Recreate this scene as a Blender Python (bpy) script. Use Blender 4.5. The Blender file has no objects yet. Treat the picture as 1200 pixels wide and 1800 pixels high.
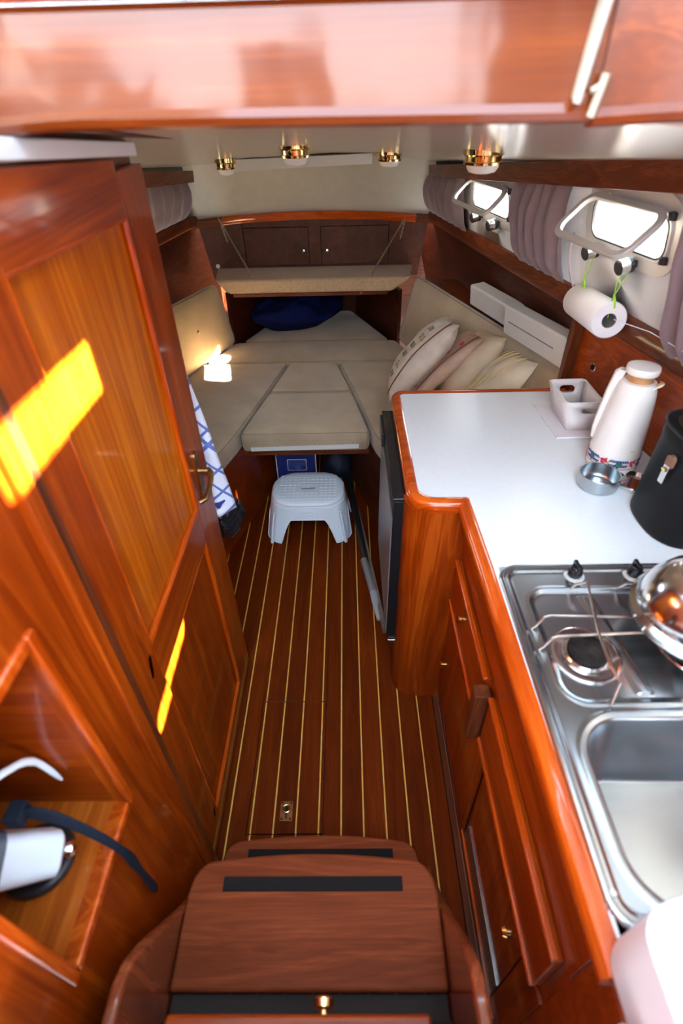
import bpy, bmesh, math, random
from math import sin, cos, pi, sqrt, radians, hypot, atan2
from mathutils import Vector, Matrix, noise
V = Vector
SC = bpy.context.scene
COL = SC.collection
random.seed(7)

# ------------------------------------------------------------------ camera
cam = bpy.data.cameras.new('camera')
camo = bpy.data.objects.new('camera', cam)
COL.objects.link(camo)
cam.sensor_fit = 'HORIZONTAL'; cam.sensor_width = 36.0
cam.lens = 914.14 / 1200 * 36
cam.clip_start = 0.02
Rw = Matrix(((0.99978, 0.0141, 0.0153), (0.0028, 0.6233, -0.7820), (-0.0205, 0.7819, 0.6230)))
q = Rw.to_quaternion(); q.normalize()
camo.matrix_world = Matrix.Translation((0, 0, 1.65)) @ q.to_matrix().to_4x4()
cam.dof.use_dof = True
cam.dof.focus_distance = 2.1
cam.dof.aperture_fstop = 3.8
SC.camera = camo

# ------------------------------------------------------------------ sky, sun, exposure
W = bpy.data.worlds.new('sky'); SC.world = W; W.use_nodes = True
nt = W.node_tree; bgn = nt.nodes['Background']
tc = nt.nodes.new('ShaderNodeTexCoord'); sp = nt.nodes.new('ShaderNodeSeparateXYZ'); cr = nt.nodes.new('ShaderNodeValToRGB')
mr = nt.nodes.new('ShaderNodeMapRange'); mr.inputs['From Min'].default_value = -1; mr.inputs['From Max'].default_value = 1
nt.links.new(tc.outputs['Generated'], sp.inputs[0]); nt.links.new(sp.outputs['Z'], mr.inputs['Value'])
nt.links.new(mr.outputs[0], cr.inputs[0]); nt.links.new(cr.outputs[0], bgn.inputs['Color'])
el = cr.color_ramp.elements
el[0].position = 0.0; el[0].color = (.20, .21, .22, 1)
el[1].position = 1.0; el[1].color = (.46, .68, .90, 1)
for p_, c_ in ((.46, (.30, .31, .32, 1)), (.5, (.95, .97, 1.0, 1)), (.62, (.80, .90, 1.05, 1))):
    e = el.new(p_); e.color = c_
bgn.inputs['Strength'].default_value = 7.0
sunl = bpy.data.lights.new('sun', 'SUN'); sunl.energy = 100; sunl.angle = radians(.6); sunl.color = (1, .90, .74)
suno = bpy.data.objects.new('sun', sunl); COL.objects.link(suno)
suno.rotation_euler = V((-1.25, .20, -.75)).to_track_quat('-Z', 'Y').to_euler()
suno.location = (4, -1, 4)
SC.view_settings.view_transform = 'Standard'; SC.view_settings.look = 'None'
SC.view_settings.gamma = 1; SC.view_settings.use_curve_mapping = False
SC.view_settings.exposure = 1.15

# ------------------------------------------------------------------ materials
def new_mat(name):
    m = bpy.data.materials.new(name); m.use_nodes = True
    return m, m.node_tree, m.node_tree.nodes['Principled BSDF']
def N(t, kind, **kw):
    n = t.nodes.new(kind)
    for k, v in kw.items():
        if k in n.inputs: n.inputs[k].default_value = v
        else: setattr(n, k, v)
    return n
def mat(name, col, rough=.5, metal=0, coat=0, spec=.5, var=0, vscale=8, bump=0, bscale=200, sheen=0, trans=0, coatr=.05):
    m, t, b = new_mat(name)
    b.inputs['Roughness'].default_value = rough; b.inputs['Metallic'].default_value = metal
    b.inputs['Coat Weight'].default_value = coat; b.inputs['Coat Roughness'].default_value = coatr
    b.inputs['Specular IOR Level'].default_value = spec
    b.inputs['Sheen Weight'].default_value = sheen
    b.inputs['Transmission Weight'].default_value = trans
    c4 = (*col, 1)
    co = N(t, 'ShaderNodeTexCoord')
    nz = N(t, 'ShaderNodeTexNoise', Scale=vscale, Detail=5.0)
    t.links.new(co.outputs['Object'], nz.inputs['Vector'])
    r = N(t, 'ShaderNodeValToRGB')
    r.color_ramp.elements[0].position = .3; r.color_ramp.elements[1].position = .7
    r.color_ramp.elements[0].color = (*[c * (1 - max(var, .02)) for c in col], 1); r.color_ramp.elements[1].color = (*[min(1, c * (1 + var)) for c in col], 1)
    t.links.new(nz.outputs['Fac'], r.inputs[0]); t.links.new(r.outputs[0], b.inputs['Base Color'])
    if bump:
        n2 = N(t, 'ShaderNodeTexNoise', Scale=bscale, Detail=3.0)
        t.links.new(co.outputs['Object'], n2.inputs['Vector'])
        bp = N(t, 'ShaderNodeBump', Strength=bump, Distance=.002)
        t.links.new(n2.outputs['Fac'], bp.inputs['Height']); t.links.new(bp.outputs[0], b.inputs['Normal'])
    return m
def wood(name, dark, mid, light, axis='z', rough=.35, coat=.35, coatr=.08, freq=9, contrast=1.0, offset=0, wave=0):
    m, t, b = new_mat(name)
    co = N(t, 'ShaderNodeTexCoord'); mp = N(t, 'ShaderNodeMapping')
    s = {'x': (.5, 1, 1), 'y': (1, .5, 1), 'z': (1, 1, .5)}[axis]
    mp.inputs['Scale'].default_value = [freq if k == 1 else freq * .07 for k in s]
    mp.inputs['Location'].default_value = (offset, offset * 1.3, offset * .7)
    t.links.new(co.outputs['Object'], mp.inputs['Vector'])
    n1 = N(t, 'ShaderNodeTexNoise', Scale=1.3, Detail=4.0, Distortion=1.2)
    t.links.new(mp.outputs[0], n1.inputs['Vector'])
    mu = N(t, 'ShaderNodeMath', operation='MULTIPLY'); mu.inputs[1].default_value = 7.0
    fr = N(t, 'ShaderNodeMath', operation='PINGPONG'); fr.inputs[1].default_value = .5
    t.links.new(n1.outputs['Fac'], mu.inputs[0]); t.links.new(mu.outputs[0], fr.inputs[0])
    mp2 = N(t, 'ShaderNodeMapping'); mp2.inputs['Scale'].default_value = [260 if k == 1 else 9 for k in s]
    t.links.new(co.outputs['Object'], mp2.inputs['Vector'])
    n2 = N(t, 'ShaderNodeTexNoise', Scale=1.0, Detail=2.0); t.links.new(mp2.outputs[0], n2.inputs['Vector'])
    n3 = N(t, 'ShaderNodeTexNoise', Scale=2.3, Detail=2.0); t.links.new(co.outputs['Object'], n3.inputs['Vector'])
    a = N(t, 'ShaderNodeMath', operation='MULTIPLY_ADD'); a.inputs[1].default_value = .75 * contrast
    t.links.new(fr.outputs[0], a.inputs[0]); t.links.new(n1.outputs['Fac'], a.inputs[2])
    a2 = N(t, 'ShaderNodeMath', operation='MULTIPLY_ADD'); a2.inputs[1].default_value = .5
    t.links.new(n2.outputs['Fac'], a2.inputs[0]); t.links.new(a.outputs[0], a2.inputs[2])
    a3 = N(t, 'ShaderNodeMath', operation='MULTIPLY_ADD'); a3.inputs[1].default_value = .5
    t.links.new(n3.outputs['Fac'], a3.inputs[0]); t.links.new(a2.outputs[0], a3.inputs[2])
    r = N(t, 'ShaderNodeValToRGB'); e = r.color_ramp.elements
    e[0].position = .75; e[0].color = (*dark, 1); e[1].position = 1.0; e[1].color = (*light, 1)
    x = e.new(.88 + .04); x.color = (*mid, 1)
    # shift into ramp range
    sh = N(t, 'ShaderNodeMath', operation='MULTIPLY_ADD'); sh.inputs[1].default_value = .42; sh.inputs[2].default_value = .39
    t.links.new(a3.outputs[0], sh.inputs[0]); t.links.new(sh.outputs[0], r.inputs[0])
    t.links.new(r.outputs[0], b.inputs['Base Color'])
    b.inputs['Roughness'].default_value = rough
    b.inputs['Coat Weight'].default_value = coat; b.inputs['Coat Roughness'].default_value = coatr; b.inputs['Specular IOR Level'].default_value = .15 if coat > .05 else .05
    bp = N(t, 'ShaderNodeBump', Strength=.08, Distance=.001)
    t.links.new(n2.outputs['Fac'], bp.inputs['Height']); t.links.new(bp.outputs[0], b.inputs['Normal'])
    if wave:
        n4 = N(t, 'ShaderNodeTexNoise', Scale=7.0, Detail=2.0); t.links.new(co.outputs['Object'], n4.inputs['Vector'])
        b4 = N(t, 'ShaderNodeBump', Strength=wave, Distance=.02); t.links.new(n4.outputs['Fac'], b4.inputs['Height']); t.links.new(b4.outputs[0], b.inputs['Coat Normal'])
    return m
O1, O2, O3 = (0.20, 0.022, 0.001), (0.31, 0.042, 0.0015), (0.41, 0.070, 0.004)
WD = {a: wood('varnished_mahogany_' + a, O1, O2, O3, a) for a in 'xyz'}
P1, P2, P3 = (0.35, 0.058, 0.002), (0.52, 0.115, 0.003), (0.66, 0.185, 0.008)
WP = wood('amber_veneer_z', P1, P2, P3, 'z', freq=7)
WPC = wood('amber_veneer_y', (0.27, 0.050, 0.004), (0.38, 0.082, 0.007), (0.48, 0.12, 0.014), 'y', freq=7)
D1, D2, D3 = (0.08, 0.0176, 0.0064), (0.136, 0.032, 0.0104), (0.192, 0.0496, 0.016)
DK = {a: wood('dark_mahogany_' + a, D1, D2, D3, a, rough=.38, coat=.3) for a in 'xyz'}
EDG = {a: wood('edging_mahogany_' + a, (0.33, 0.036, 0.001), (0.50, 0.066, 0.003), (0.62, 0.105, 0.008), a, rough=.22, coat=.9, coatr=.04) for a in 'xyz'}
BEAM = wood('header_mahogany', (0.13, 0.024, 0.003), (0.18, 0.036, 0.004), (0.24, 0.052, 0.007), 'x', rough=.35, coat=.8, coatr=.12, wave=.22, contrast=.6)
DKH = {a: wood('deep_mahogany_' + a, (.030, .005, .001), (.052, .009, .002), (.078, .015, .003), a, rough=.5, coat=.08) for a in 'xyz'}  # deeper brown mahogany for the hull lining and the bow
LOCK = wood('locker_veneer', (0.102, 0.03825, 0.0238), (0.1445, 0.05525, 0.034), (0.187, 0.07225, 0.0442), 'y', rough=.45, coat=.15, contrast=.5)
FLR = [wood('floor_teak_%d' % i, tuple(c * k for c in (0.10, 0.013, 0.001)), tuple(c * k for c in (0.145, 0.021, 0.0015)), tuple(c * k for c in (0.19, 0.029, 0.002)), 'y', rough=.6, coat=.02, coatr=.2, freq=20, contrast=.5, offset=i * 3.1) for i, k in enumerate((1.0, .88, 1.12))]
HOLLY = mat('holly_inlay', (.80, .41, .07), .4, var=.15, vscale=30)
TREAD = wood('tread_mahogany', (0.15, 0.032, 0.0102), (0.235, 0.052, 0.0165), (0.31, 0.075, 0.0238), 'x', rough=.6, coat=.05, coatr=.2, freq=13, contrast=.8)
LAM = mat('white_laminate', (.75, .78, .79), .28, spec=.5, var=.015, vscale=90)
VINYL = mat('cream_vinyl', (0.6068, 0.5658, 0.4592), .5, var=.04, vscale=20, bump=.12, bscale=500)
SIDEV = mat('white_lining', (0.648, 0.639, 0.63), .5, var=.05, vscale=12, bump=.1, bscale=400)
CEIL = mat('gloss_ceiling', (0.527, 0.493, 0.425), .3, coat=.35, coatr=.12, var=.02)
GRP = mat('pale_gel_coat', (0.325, 0.3445, 0.364), .4, var=.02)
WHITE = mat('white_paint', (.78, .79, .80), .4, var=.02)
FAB = mat('beige_velour', (0.44, 0.335, 0.215), .9, sheen=.35, var=.13, vscale=7, bump=.35, bscale=700)
FABG = mat('sunlit_velour', (0.5208, 0.3528, 0.168), .9, sheen=.35, var=.12, vscale=6, bump=.35, bscale=700)  # beige velour with the golden sunlight of the left backrest mixed into its colour
FABP = mat('pink_beige_weave', (0.50, 0.34, 0.19), .9, sheen=.2, var=.1, vscale=60, bump=.3, bscale=900)
GREYP = mat('grey_piping', (.16, .15, .14), .8)
CURT = mat('mauve_curtain', (0.2295, 0.1615, 0.17), .9, sheen=.3, var=.1, vscale=15, bump=.2, bscale=900)
CURTL = mat('curtain_lining', (.75, .72, .80), .9)
ALU = mat('anodised_aluminium', (.66, .64, .60), .35, metal=.35, var=.06)
STEEL = mat('stainless_steel', (.46, .50, .52), .26, metal=1, var=.08, vscale=9)
CHROME = mat('polished_steel', (.74, .73, .72), .15, metal=1)
WIRE = mat('heat_tinted_wire', (.42, .34, .29), .3, metal=1, var=.4, vscale=25)
BRASS = mat('polished_brass', (.86, .62, .26), .14, metal=1)
OLDB = mat('aged_brass', (.42, .25, .10), .32, metal=1, var=.25, vscale=60)
BLK = mat('black_plastic', (.018, .018, .020), .35)
BLKG = mat('black_gloss', (.012, .012, .014), .12)
GRIP = mat('black_grip_tape', (.020, .018, .017), .95, spec=.08, bump=.5, bscale=2500)
LEATH = mat('black_leather', (.006, .006, .0065), .5, spec=.18, var=.3, vscale=20, bump=.2, bscale=500)
PLAS = mat('white_plastic', (.86, .93, .99), .3, var=.01)
PLASW = mat('warm_white_plastic', (.80, .76, .74), .35, var=.01)
ENAM = mat('cream_enamel', (.84, .80, .74), .18, coat=.4, var=.03, vscale=20)
STAIN = mat('coffee_stain', (.50, .25, .10), .4, var=.3, vscale=30)
PAPER = mat('paper_white', (.86, .85, .86), .9, var=.02, bump=.15, bscale=600)
CANV = mat('white_canvas', (0.58, 0.57, 0.54), .8, var=.03, bump=.15, bscale=900)
NAVY = mat('navy_fabric', (.005, .009, .060), .9, spec=.1, sheen=.0, var=.3, vscale=10)
NAVYP = mat('navy_print', (.02, .03, .20), .7)
REDP = mat('red_print', (.55, .04, .08), .4)
GRNP = mat('green_print', (.02, .16, .11), .4)
YELP = mat('yellow_print', (.75, .45, .05), .4)
LIME = mat('lime_string', (.35, .75, .05), .7)
FROST = mat('frosted_glass', (.82, .80, .76), .35)
GREYM = mat('fridge_grey', (.33, .33, .34), .35, metal=.6, var=.1, vscale=4)
STRAP = mat('blue_black_webbing', (.012, .017, .028), .9, spec=.15, bump=.3, bscale=900)
VEL = mat('hook_tape_white', (.70, .70, .66), .9)
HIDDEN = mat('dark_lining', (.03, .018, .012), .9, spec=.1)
SEAM = mat('dark_joint', (.02, .010, .006), .8)
def glassmat():
    m = bpy.data.materials.new('window_glass'); m.use_nodes = True; t = m.node_tree; t.nodes.clear()
    o = N(t, 'ShaderNodeOutputMaterial'); mx = N(t, 'ShaderNodeMixShader'); tr = N(t, 'ShaderNodeBsdfTransparent'); gl = N(t, 'ShaderNodeBsdfGlossy', Roughness=.03)
    tr.inputs['Color'].default_value = (.94, .95, .96, 1)
    df = N(t, 'ShaderNodeBsdfDiffuse'); df.inputs['Color'].default_value = (.4, .4, .42, 1)
    nz = N(t, 'ShaderNodeTexNoise', Scale=350.0, Detail=3.0); rr = N(t, 'ShaderNodeMapRange'); rr.inputs['From Min'].default_value = .5; rr.inputs['From Max'].default_value = .8; rr.inputs['To Min'].default_value = .04; rr.inputs['To Max'].default_value = .4
    mx2 = N(t, 'ShaderNodeMixShader'); fr = N(t, 'ShaderNodeFresnel', IOR=1.5)
    t.links.new(nz.outputs['Fac'], rr.inputs['Value']); t.links.new(rr.outputs[0], mx2.inputs[0]); t.links.new(tr.outputs[0], mx2.inputs[1]); t.links.new(df.outputs[0], mx2.inputs[2])
    ge = N(t, 'ShaderNodeNewGeometry'); iv = N(t, 'ShaderNodeMath', operation='SUBTRACT'); iv.inputs[0].default_value = 1.0; fm = N(t, 'ShaderNodeMath', operation='MULTIPLY')
    t.links.new(ge.outputs['Backfacing'], iv.inputs[1]); t.links.new(iv.outputs[0], fm.inputs[0]); t.links.new(fr.outputs[0], fm.inputs[1]); t.links.new(fm.outputs[0], mx.inputs[0]); t.links.new(mx2.outputs[0], mx.inputs[1]); t.links.new(gl.outputs[0], mx.inputs[2]); t.links.new(mx.outputs[0], o.inputs[0])
    return m
GLASS = glassmat()
def towelmat():
    m, t, b = new_mat('checked_towel'); b.inputs['Roughness'].default_value = .9; b.inputs['Sheen Weight'].default_value = .2
    co = N(t, 'ShaderNodeTexCoord'); mp = N(t, 'ShaderNodeMapping'); mp.inputs['Rotation'].default_value = (0, radians(33), 0)
    t.links.new(co.outputs['Object'], mp.inputs['Vector']); s = N(t, 'ShaderNodeSeparateXYZ'); t.links.new(mp.outputs[0], s.inputs[0])
    last = None
    for ax, per in (('X', .105), ('Z', .150)):
        for off, wd in ((0, .045), (.03, .018), (.055, .018), (.08, .018)):
            d = N(t, 'ShaderNodeMath', operation='MULTIPLY_ADD'); d.inputs[1].default_value = 1 / per * .62; d.inputs[2].default_value = off / per * 1.6
            t.links.new(s.outputs[ax], d.inputs[0])
            f = N(t, 'ShaderNodeMath', operation='FRACT'); t.links.new(d.outputs[0], f.inputs[0])
            l = N(t, 'ShaderNodeMath', operation='LESS_THAN'); l.inputs[1].default_value = .035 if off else .05
            t.links.new(f.outputs[0], l.inputs[0])
            if last is None: last = l
            else:
                a = N(t, 'ShaderNodeMath', operation='MAXIMUM'); t.links.new(last.outputs[0], a.inputs[0]); t.links.new(l.outputs[0], a.inputs[1]); last = a
    mx = N(t, 'ShaderNodeMix', data_type='RGBA'); mx.inputs['A'].default_value = (.66, .69, .80, 1); mx.inputs['B'].default_value = (.10, .15, .42, 1)
    t.links.new(last.outputs[0], mx.inputs['Factor']); t.links.new(mx.outputs['Result'], b.inputs['Base Color'])
    return m
TOW = towelmat()

# ------------------------------------------------------------------ helpers
def bmn(): return bmesh.new()
def box(b, x0, x1, y0, y1, z0, z1):
    vs = [b.verts.new((x, y, z)) for x in (x0, x1) for y in (y0, y1) for z in (z0, z1)]
    for f in ((0, 1, 3, 2), (4, 6, 7, 5), (0, 4, 5, 1), (2, 3, 7, 6), (0, 2, 6, 4), (1, 5, 7, 3)):
        b.faces.new([vs[i] for i in f])
    return b
def prism(b, pts, vec):
    vec = V(vec); n = len(pts)
    a = [b.verts.new(V(p)) for p in pts]; c = [b.verts.new(V(p) + vec) for p in pts]
    b.faces.new(a); b.faces.new(c[::-1])
    for i in range(n): b.faces.new((a[i], c[i], c[(i + 1) % n], a[(i + 1) % n]))
    return b
def loft(b, rings, cap=True, closed=True):
    R = [[b.verts.new(V(p)) for p in r] for r in rings]
    n = len(R[0])
    for i in range(len(R) - 1):
        for j in range(n if closed else n - 1):
            k = (j + 1) % n
            b.faces.new((R[i][j], R[i][k], R[i + 1][k], R[i + 1][j]))
    if cap and closed:
        b.faces.new(R[0][::-1]); b.faces.new(R[-1])
    return b
def tube(b, pts, r, n=8, closed=False, flat=None):
    pts = [V(p) for p in pts]; rings = []; m = len(pts); up = None
    for i, p in enumerate(pts):
        if closed: d = pts[(i + 1) % m] - pts[i - 1]
        else: d = pts[min(i + 1, m - 1)] - pts[max(i - 1, 0)]
        d.normalize()
        if up is None:
            up = V((0, 0, 1)) if abs(d.z) < .9 else V((1, 0, 0))
        s = d.cross(up); s.normalize(); up = s.cross(d); up.normalize()
        rr = r[i] if isinstance(r, (list, tuple)) else r
        fl = flat or 1
        rings.append([p + s * cos(2 * pi * k / n) * rr + up * sin(2 * pi * k / n) * rr * fl for k in range(n)])
    if closed: rings.append(rings[0]); return loft(b, rings, cap=False)
    return loft(b, rings)
def cr(pts, n=6):
    P = [V(p) for p in pts]; Q = [P[0] * 2 - P[1]] + P + [P[-1] * 2 - P[-2]]; out = []
    for i in range(1, len(Q) - 2):
        a, b_, c, d = Q[i - 1:i + 3]
        for k in range(n):
            t = k / n; out.append(.5 * (2 * b_ + (c - a) * t + (2 * a - 5 * b_ + 4 * c - d) * t * t + (3 * b_ - a - 3 * c + d) * t ** 3))
    return out + [P[-1]]
def lathe(b, prof, c=(0, 0, 0), n=32, sx=1, sy=1, M=None):
    c = V(c); rings = []
    for r, z in prof:
        r = max(r, .0002)
        ring = [V((cos(2 * pi * k / n) * r * sx, sin(2 * pi * k / n) * r * sy, z)) for k in range(n)]
        if M is not None: ring = [M @ p for p in ring]
        rings.append([p + c for p in ring])
    return loft(b, rings)
def rrect(w, h, r, n=6):
    P = []
    for cx, cy, a0 in ((w / 2 - r, h / 2 - r, 0), (-w / 2 + r, h / 2 - r, 90), (-w / 2 + r, -h / 2 + r, 180), (w / 2 - r, -h / 2 + r, 270)):
        for k in range(n + 1):
            a = radians(a0 + 90 * k / n); P.append((cx + r * cos(a), cy + r * sin(a)))
    return P
def frame_m(o, du, dv):
    du = V(du).normalized(); dv = V(dv); dv = (dv - du * dv.dot(du)).normalized(); nn = du.cross(dv)
    return Matrix((( du.x, dv.x, nn.x, o[0]), (du.y, dv.y, nn.y, o[1]), (du.z, dv.z, nn.z, o[2]), (0, 0, 0, 1)))
def ring2(b, M, w, h, r, bw, d0, d1, n=6, rin=None):
    """rounded rectangular frame, inner size w x h, border bw, from depth d0 to d1"""
    i = rrect(w, h, r, n); o = rrect(w + 2 * bw, h + 2 * bw, r + bw, n)
    rings = [[M @ V((x, y, d0)) for x, y in i], [M @ V((x, y, d1)) for x, y in i], [M @ V((x, y, d1)) for x, y in o], [M @ V((x, y, d0)) for x, y in o]]
    rings.append(rings[0])
    return loft(b, rings, cap=False)
def slab2(b, M, w, h, r, d0, d1, n=6):
    o = rrect(w, h, r, n)
    return loft(b, [[M @ V((x, y, d0)) for x, y in o], [M @ V((x, y, d1)) for x, y in o]])
def grid(b, fn, nu, nv):
    vs = [[b.verts.new(fn(i / nu, j / nv)) for j in range(nv + 1)] for i in range(nu + 1)]
    for i in range(nu):
        for j in range(nv): b.faces.new((vs[i][j], vs[i + 1][j], vs[i + 1][j + 1], vs[i][j + 1]))
    return b
def sweep(b, path, prof, closed=False):
    """horizontal mitred sweep: prof = [(offset to the right of travel, z)]"""
    m = len(path); rings = []
    for i, p in enumerate(path):
        p = V(p)
        a = V(path[i - 1]) if i > 0 or closed else None
        c = V(path[(i + 1) % m]) if i < m - 1 or closed else None
        d1 = (p - a).normalized() if a is not None else None
        d2 = (c - p).normalized() if c is not None else None
        if d1 is None: d1 = d2
        if d2 is None: d2 = d1
        n1 = V((d1.y, -d1.x, 0)); n2 = V((d2.y, -d2.x, 0)); nn = (n1 + n2).normalized(); k = 1 / max(.3, nn.dot(n1))
        rings.append([p + nn * o * k + V((0, 0, z)) for o, z in prof])
    if closed: rings.append(rings[0])
    return loft(b, rings, cap=not closed)
def rnd(poly, r, n=5):
    """round polygon corners (2D)"""
    out = []; m = len(poly)
    for i in range(m):
        p = V(poly[i]).to_2d(); a = V(poly[i - 1]).to_2d(); c = V(poly[(i + 1) % m]).to_2d()
        d1 = (a - p); d2 = (c - p); rr = min(r, d1.length * .45, d2.length * .45)
        s = p + d1.normalized() * rr; e = p + d2.normalized() * rr
        for k in range(n + 1):
            t = k / n; out.append(tuple((1 - t) ** 2 * s + 2 * t * (1 - t) * p + t * t * e))
    return out
def inset(poly, d):
    m = len(poly); out = []
    ar = sum(poly[i][0] * poly[(i + 1) % m][1] - poly[(i + 1) % m][0] * poly[i][1] for i in range(m))
    sg = 1 if ar > 0 else -1
    for i in range(m):
        p = V(poly[i]).to_2d(); a = V(poly[i - 1]).to_2d(); c = V(poly[(i + 1) % m]).to_2d()
        t = (c - a).normalized(); out.append((p.x - t.y * sg * d, p.y + t.x * sg * d))
    return out
def pad(b, poly, z0, z1, r=.02, puff=.006, M=None, corner=.03):
    P = rnd(poly, corner); M = M or Matrix.Identity(4); rings = []
    for ins, z in ((r, z0), (r * .3, z0 + r * .3), (0, z0 + r), (0, z1 - r), (r * .3, z1 - r * .3), (r, z1)):
        rings.append([M @ V((x, y, z)) for x, y in (inset(P, ins) if ins else P)])
    Q = inset(P, r); cx = sum(x for x, y in Q) / len(Q); cy = sum(y for x, y in Q) / len(Q)
    for s, k in ((.9, .5), (.7, .85), (.4, 1), (.02, 1)):
        rings.append([M @ V((cx + (x - cx) * s, cy + (y - cy) * s, z1 + puff * k)) for x, y in Q])
    return loft(b, rings)
def clean(b):
    bmesh.ops.recalc_face_normals(b, faces=b.faces[:])
def ob(name, b, m, parent=None, bev=0, seg=2, smooth=True, ang=35, label=None, cat=None, group=None, kind=None, loc=None):
    clean(b)
    lim = radians(ang)
    for e in b.edges:
        if len(e.link_faces) == 2:
            e.smooth = e.calc_face_angle(0) < lim or bev > 0
    for f in b.faces: f.smooth = smooth
    me = bpy.data.meshes.new(name); b.to_mesh(me); b.free()
    o = bpy.data.objects.new(name, me); COL.objects.link(o)
    me.materials.append(m)
    if bev:
        md = o.modifiers.new('bevel', 'BEVEL'); md.width = bev; md.segments = seg; md.limit_method = 'ANGLE'; md.angle_limit = radians(32); md.harden_normals = True
    if parent is not None:
        o.parent = parent; o.matrix_parent_inverse = parent_inv(parent)
    tag(o, label, cat, group, kind)
    return o
def parent_inv(p):
    M = Matrix.Identity(4); chain = []
    while p is not None:
        chain.append(p); p = p.parent
    for c in reversed(chain):
        M = M @ c.matrix_parent_inverse @ Matrix.LocRotScale(c.location, c.rotation_euler, c.scale)
    return M.inverted()
def tag(o, label=None, cat=None, group=None, kind=None):
    if label: o['label'] = label
    if cat: o['category'] = cat
    if group: o['group'] = group
    if kind: o['kind'] = kind
    return o
def root(name, loc, label, cat, group=None, kind=None):
    o = bpy.data.objects.new(name, None); COL.objects.link(o); o.location = loc; o.empty_display_size = .05
    return tag(o, label, cat, group, kind)
def dup(r, delta):
    c = r.copy(); COL.objects.link(c); c.location = r.location + V(delta)
    def kids(src, dst):
        for ch in [o for o in COL.objects if o.parent == src]:
            d = ch.copy(); COL.objects.link(d); d.parent = dst; kids(ch, d)
    kids(r, c)
    return c
def bx(name, m, parent, x0, x1, y0, y1, z0, z1, bev=.002, **k):
    return ob(name, box(bmn(), x0, x1, y0, y1, z0, z1), m, parent, bev=bev, **k)

# ------------------------------------------------------------------ hull curves
PTS = [(-.5, .96), (.3, .92), (.8, .885), (1.243, .841), (1.807, .748), (2.408, .640), (3.0, .548), (3.357, .495), (3.9, .40)]
def xr0(y):
    y = min(max(y, PTS[0][0]), PTS[-1][0])
    for (a, p), (c, q_) in zip(PTS, PTS[1:]):
        if a <= y <= c: return p + (q_ - p) * (y - a) / (c - a)
def XR(y): return sum(xr0(y + d) for d in (-.16, -.08, 0, .08, .16)) / 5
CX = -.185                                   # centreline of the hull
def WS(y, z): return XR(y) - .15 * (z - 1.1)   # cabin side, starboard
def ceil_z(y, x=.62):
    d = abs(x + .05); k, e = (.165, .09) if x > -.05 else (.08, .06)
    return 1.7125 - .09 * y - k * min(d, .45) ** 2 - e * max(0, d - .45)

# ------------------------------------------------------------------ STRUCTURE
# floor with planks and holly strips
fl = root('floor', (0, 1.3, 0), 'dark varnished sole of brown planks with thin pale inlay strips', 'floor', kind='structure')
bx('underfloor', SEAM, fl, -.86, .33, -.12, 3.0, -.04, -.014, bev=0)
S0, SP, SW = -.037, .0655, .0052
HX0, HX1, HY0, HY1 = -.311, -.089, .592, 1.008
hatch = root('floor_hatch', (-.2, .8, 0), 'rectangular lift-out hatch of planks with brass ring pull set in the floor', 'hatch')
bx('hatch_bearer', SEAM, hatch, HX0, HX1, HY0, HY1, -.0139, -.010, bev=0)
bounds = []
for k in range(-12, 5):
    c = S0 + SP * k
    bounds.append(('inlay_strip', c - SW / 2, c + SW / 2))
    bounds.append(('plank', c + SW / 2, c + SP - SW / 2))
gi = 0
for kind, x0, x1 in bounds:
    x1 = min(x1, .279)
    if x0 > .25: continue
    gi += 1
    cuts = [x0, x1]
    for h in (HX0, HX1):
        if x0 < h < x1: cuts.append(h)
    cuts.sort()
    for a, c in zip(cuts, cuts[1:]):
        if c - a < .003: continue
        m = HOLLY if kind == 'inlay_strip' else FLR[(gi // 2) % 3]
        g = .0003
        ystart = 1.17 if c < -.42 else -.1
        yend = 2.95
        z1 = 0.0004 if kind == 'inlay_strip' else 0
        if a >= HX0 - 1e-6 and c <= HX1 + 1e-6:
            bx(kind, m, fl, a + g, c - g, ystart, HY0 - .0035, -.014, z1, bev=.0004)
            bx(kind, m, fl, a + g, c - g, HY1 + .0035, yend, -.014, z1, bev=.0004)
            aa = a + (.002 if abs(a - HX0) < 1e-6 else g); cc = c - (.002 if abs(c - HX1) < 1e-6 else g)
            bx(kind, m, hatch, aa, cc, HY0, HY1, -.010, z1, bev=.0004)
        else:
            bx(kind, m, fl, a + g, c - g, ystart, yend, -.014, z1, bev=.0004)
bx('end_trim', DK['x'], hatch, HX0, HX1, HY1 + .001, HY1 + .0032, -.01, .0006, bev=0)
# ring pull
rp = root('ring_pull', (-.199, .654, 0), 'small square brass ring pull let into the floor hatch', 'handle')
b = bmn(); slab2(b, Matrix.Translation((-.199, .652, 0)), .036, .054, .002, .0005, .0022); ob('plate', b, OLDB, rp, bev=.0004)
b = bmn(); tube(b, [(-.199 + .0105 * cos(a), .658 + .0105 * sin(a), .004) for a in [2 * pi * k / 24 for k in range(24)]], .0018, closed=True); ob('ring', b, BRASS, rp)
b = bmn(); lathe(b, [(.007, .001), (.007, .0035), (.003, .005), (0, .005)], (-.199, .658, 0), 16); ob('boss', b, HIDDEN, rp)
bx('slot', HIDDEN, rp, -.201, -.197, .630, .646, .001, .0027, bev=0)
for sx in (-1, 1):
    for sy in (-1, 1):
        b = bmn(); lathe(b, [(.0028, .002), (.0028, .0032), (0, .0034)], (-.199 + sx * .013, .652 + sy * .022, 0), 10); ob('screw', b, HIDDEN, rp)
# sole margin on the right
bx('trim_1', DK['y'], None, .281, .300, -.1, 1.06, -.014, .002, kind='structure', label='dark wooden margin of the floor along the galley cabinet', cat='trim')

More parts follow.
